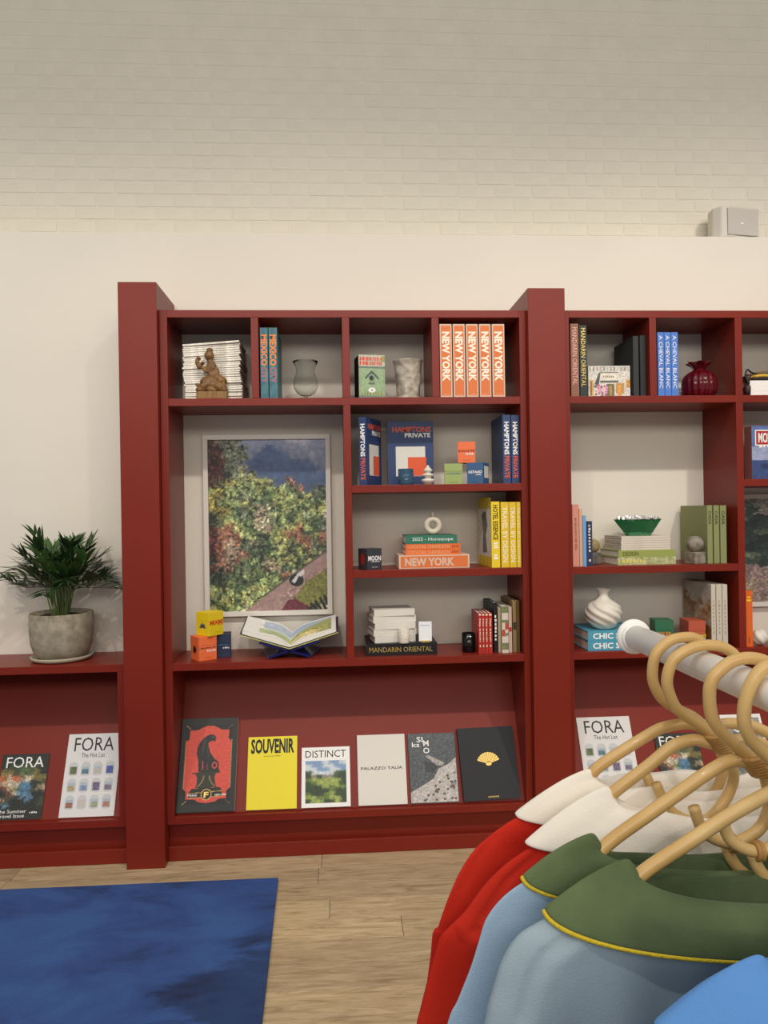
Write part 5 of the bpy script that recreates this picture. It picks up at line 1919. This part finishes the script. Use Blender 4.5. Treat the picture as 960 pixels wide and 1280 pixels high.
def garment(label, Yk, cx, hump, corner, fold_c, edge_c, outline_px, body, collar, piping, seams=(), group=None, th=.030, bn=.04, bfar=.03, wave=0.0, seed=1, name='polo_top', metric_outline=None):
    """hump/corner: (x,z) of the collar fold and its outer edge at the side; fold_c/edge_c: z at the middle"""
    t = thing(name, label, 'top', (cx, Yk, .55), group=group)
    g = np.random.default_rng(seed)
    if metric_outline is None:
        O = [at(x, y, Yk) for x, y in outline_px]
    else:
        O = list(metric_outline)
    O = [(hump[0] + .012, hump[1] - .014), (corner[0] + .015, corner[1] + .004)] + O
    lx, lz = O[-1]
    px0, pz0 = O[-3]
    sl = min(.35, abs((lx - px0) / max(.01, pz0 - lz)))
    O += [(lx - sl * .06, lz - .09), (lx - sl * .10, lz - .2), (lx - sl * .11, .72), (lx - sl * .11 + .005, .55)]
    P = spline([(x, 0, z) for x, z in O], 8)
    nt_ = len(P)
    ox = np.array([p.x for p in P])
    oz = np.array([p.z for p in P])
    # centre line: starts under the collar at the middle
    s = np.concatenate([[0], np.cumsum(np.hypot(np.diff(ox), np.diff(oz)))])
    s /= s[-1]
    cz = (edge_c + .012) + (.55 - edge_c - .012) * s ** 1.25
    nv = 44
    V = np.linspace(0, 1, nv)
    vv = V ** 1.35
    X = ox[:, None] * (1 - vv) + cx * vv
    Z = oz[:, None] * (1 - vv) + cz[:, None] * vv
    afx = cx - hump[0]
    cs_ = np.clip((cx - X) / afx, -1, 1)
    fz = hump[1] + (fold_c - hump[1]) * np.sqrt(1 - cs_ ** 2) ** .62 - .026
    Z = np.where(X > hump[0] - .004, np.minimum(Z, fz), Z)
    bul = np.sqrt(np.clip(1 - (1 - np.minimum(1, vv * 4.2)) ** 2, 0, 1))[None, :]
    thr = (th * .75 + (th * .7) * np.clip((1.12 - Z) / .3, 0, 1))
    front = thr * bul
    # soft hanging folds
    ph = g.uniform(0, 6, 4)
    f = (.0035 * np.sin((X - cx) * 60 + Z * 14 + ph[0]) + .0025 * np.sin((X - cx) * 105 - Z * 20 + ph[1]) + .002 * np.sin(Z * 45 + (X - cx) * 30 + ph[2])) * bul * np.clip((1.13 - Z) / .12, 0, 1)
    for pts in seams:
        mp_ = [at(x, y, Yk - .03) for x, y in pts]
        d, sd = polydist(X, Z, mp_)
        f = f - .0045 * np.exp(-(d / .0035) ** 2) * bul
        f = f + .0045 * np.exp(-(d / .014) ** 2) * (sd > 0) * bul
    verts = []
    faces = []
    for side, mir in ((-1, 1), (1, 1), (-1, -1), (1, -1)):
        n0 = len(verts)
        lim = (bn if side < 0 else bfar) - .007
        Y = side * (front * (lim / .052) + f * min(1, lim / .03) * (1 if side < 0 else .5))
        XX = (X - cx) * mir
        for i in range(nt_):
            for j in range(nv):
                verts.append((XX[i, j], Y[i, j], Z[i, j] - .55))
        for i in range(nt_ - 1):
            for j in range(nv - 1):
                a = n0 + i * nv + j
                faces.append((a, a + 1, a + nv + 1, a + nv))
    m = MB()
    m.add(verts, faces, True)
    o = m.build('body', body, t)
    bm = bmesh.new()
    bm.from_mesh(o.data)
    bmesh.ops.remove_doubles(bm, verts=bm.verts, dist=.0004)
    bmesh.ops.recalc_face_normals(bm, faces=bm.faces)
    bm.to_mesh(o.data)
    bm.free()
    # collar
    nth, nw = 120, 16
    af = cx - hump[0]
    ao = cx - corner[0]
    vs = []
    rows_ = []
    stand = 5
    for i in range(nth):
        a = 2 * math.pi * i / nth
        sn = abs(math.sin(a))
        e = sn ** .62
        zf = hump[1] + (fold_c - hump[1]) * e
        ze = corner[1] + (edge_c - corner[1]) * sn ** 1.05
        wv = wave * (math.sin(5 * a + seed) * .6 + math.sin(9 * a + 2 * seed) * .4) * sn
        for j in range(-stand, nw + 1):
            if j < 0:
                q = -j / stand
                rx_ = af - .010 * math.sin(q * math.pi / 2) - .004 * q
                bo = bn if math.sin(a) > 0 else bfar
                bf = bo * .62
                ry_ = bf - .006 * math.sin(q * math.pi / 2)
                z = zf - .034 * q - .001
                z += wv * (1 - q)
            else:
                q = j / nw
                bo = bn if math.sin(a) > 0 else bfar
                bf = bo * .62
                rx_ = af + (ao - af) * q
                # drape: rounded at the fold then lying on the shoulder
                ry_ = bf + (bo - bf) * math.sin(min(1, q * 1.9) * math.pi / 2)
                z = zf + (ze - zf) * (q ** 1.14) + .0035 * math.sin(min(1, q * 2.5) * math.pi) * sn + .003 * math.sin(q * math.pi)
                z += wv * (1 - .5 * q)
            vs.append((-rx_ * math.cos(a), -ry_ * math.sin(a) - wv * .8 * (1 if math.sin(a) > 0 else -1), z - .55))
    k = nw + 1 + stand
    fs = [(i * k + j, ((i + 1) % nth) * k + j, ((i + 1) % nth) * k + j + 1, i * k + j + 1) for i in range(nth) for j in range(k - 1)]
    o = MB().add(vs, fs, True).build('collar', collar, t)
    sol = o.modifiers.new('s', 'SOLIDIFY')
    sol.thickness = .0026
    sol.offset = 1
    sb_ = o.modifiers.new('b', 'SUBSURF')
    sb_.levels = sb_.render_levels = 1
    if piping:
        pts = [Vector(vs[i * k + k - 1]) + Vector((0, 0, -.0006)) for i in range(nth)]
        cen = Vector((0, 0, 0))
        pts = [Vector((p.x * 1.006, p.y * 1.02, p.z)) for p in pts]
        MB().tube(pts, .0019, 8, sub=1, closed=True).build('piping', piping, t)
    return t


Yg = {k: -3.1 + HD[k] for k in HD}
Yg[5] = -3.1 + .425
garment('red top with cream collar hanging nearest the rail end', Yg[1], .352, at(739, 961, Yg[1]), at(645, 1020, Yg[1]), 1.150, 1.118,
        [(648, 1022), (622, 1038), (594, 1062), (576, 1088), (562, 1118), (551, 1148), (546, 1163), (541, 1166), (538, 1195), (533, 1235), (531, 1275)], REDK, CRMK, None,
        seams=[[(650, 1040), (615, 1075), (590, 1115), (566, 1160)]], group='red tops with cream collars', seed=2, wave=.0055, bn=.017, bfar=.045)
garment('red top with cream collar in front of the first one, beside the blue tops', Yg[2], .352, at(760, 982, Yg[2]), at(657, 1055, Yg[2]), 1.144, 1.117,
        [(664, 1058), (632, 1080), (604, 1108), (582, 1138), (562, 1158), (550, 1172), (541, 1200), (533, 1230), (525, 1262), (519, 1290)], REDK, CRMK, None,
        seams=[[(553, 1158), (570, 1172), (586, 1198)], [(680, 1085), (640, 1120), (600, 1180)]], group='red tops with cream collars', seed=3, wave=.005, bn=.030, bfar=.016)
garment('pale blue top with a green collar, between the red and the largest blue top', Yg[3], .345, at(742, 1040, Yg[3]), at(655, 1096, Yg[3]), 1.124, 1.098,
        [(655, 1102), (628, 1122), (608, 1148), (598, 1178), (588, 1210), (572, 1250), (558, 1285)], BLUK, GRNV, PIPE, group='blue tops with green collars', seed=5, wave=.001, bn=.0145, bfar=.028)
garment('large pale blue top with a green yellow-piped collar, nearest in full view', Yg[4], .350, at(786, 1073, Yg[4]), at(682, 1138, Yg[4]), 1.127, 1.099,
        [(680, 1148), (648, 1168), (628, 1198), (616, 1235), (606, 1275)], BLU2, GRNV, PIPE, seams=[[(722, 1183), (690, 1208), (672, 1240), (660, 1290)]], group='blue tops with green collars', seed=8, wave=.001, bn=.050, bfar=.0135)
garment('bright blue top whose collar shows at the bottom right corner', Yg[5], .354, (.246, 1.163), (.182, 1.122), 1.138, 1.104,
        None, BLUV, BLUV, None, seed=9, bn=.045, bfar=.045, metric_outline=[(.176, 1.116), (.155, 1.100), (.14, 1.075), (.13, 1.04), (.12, .99)])
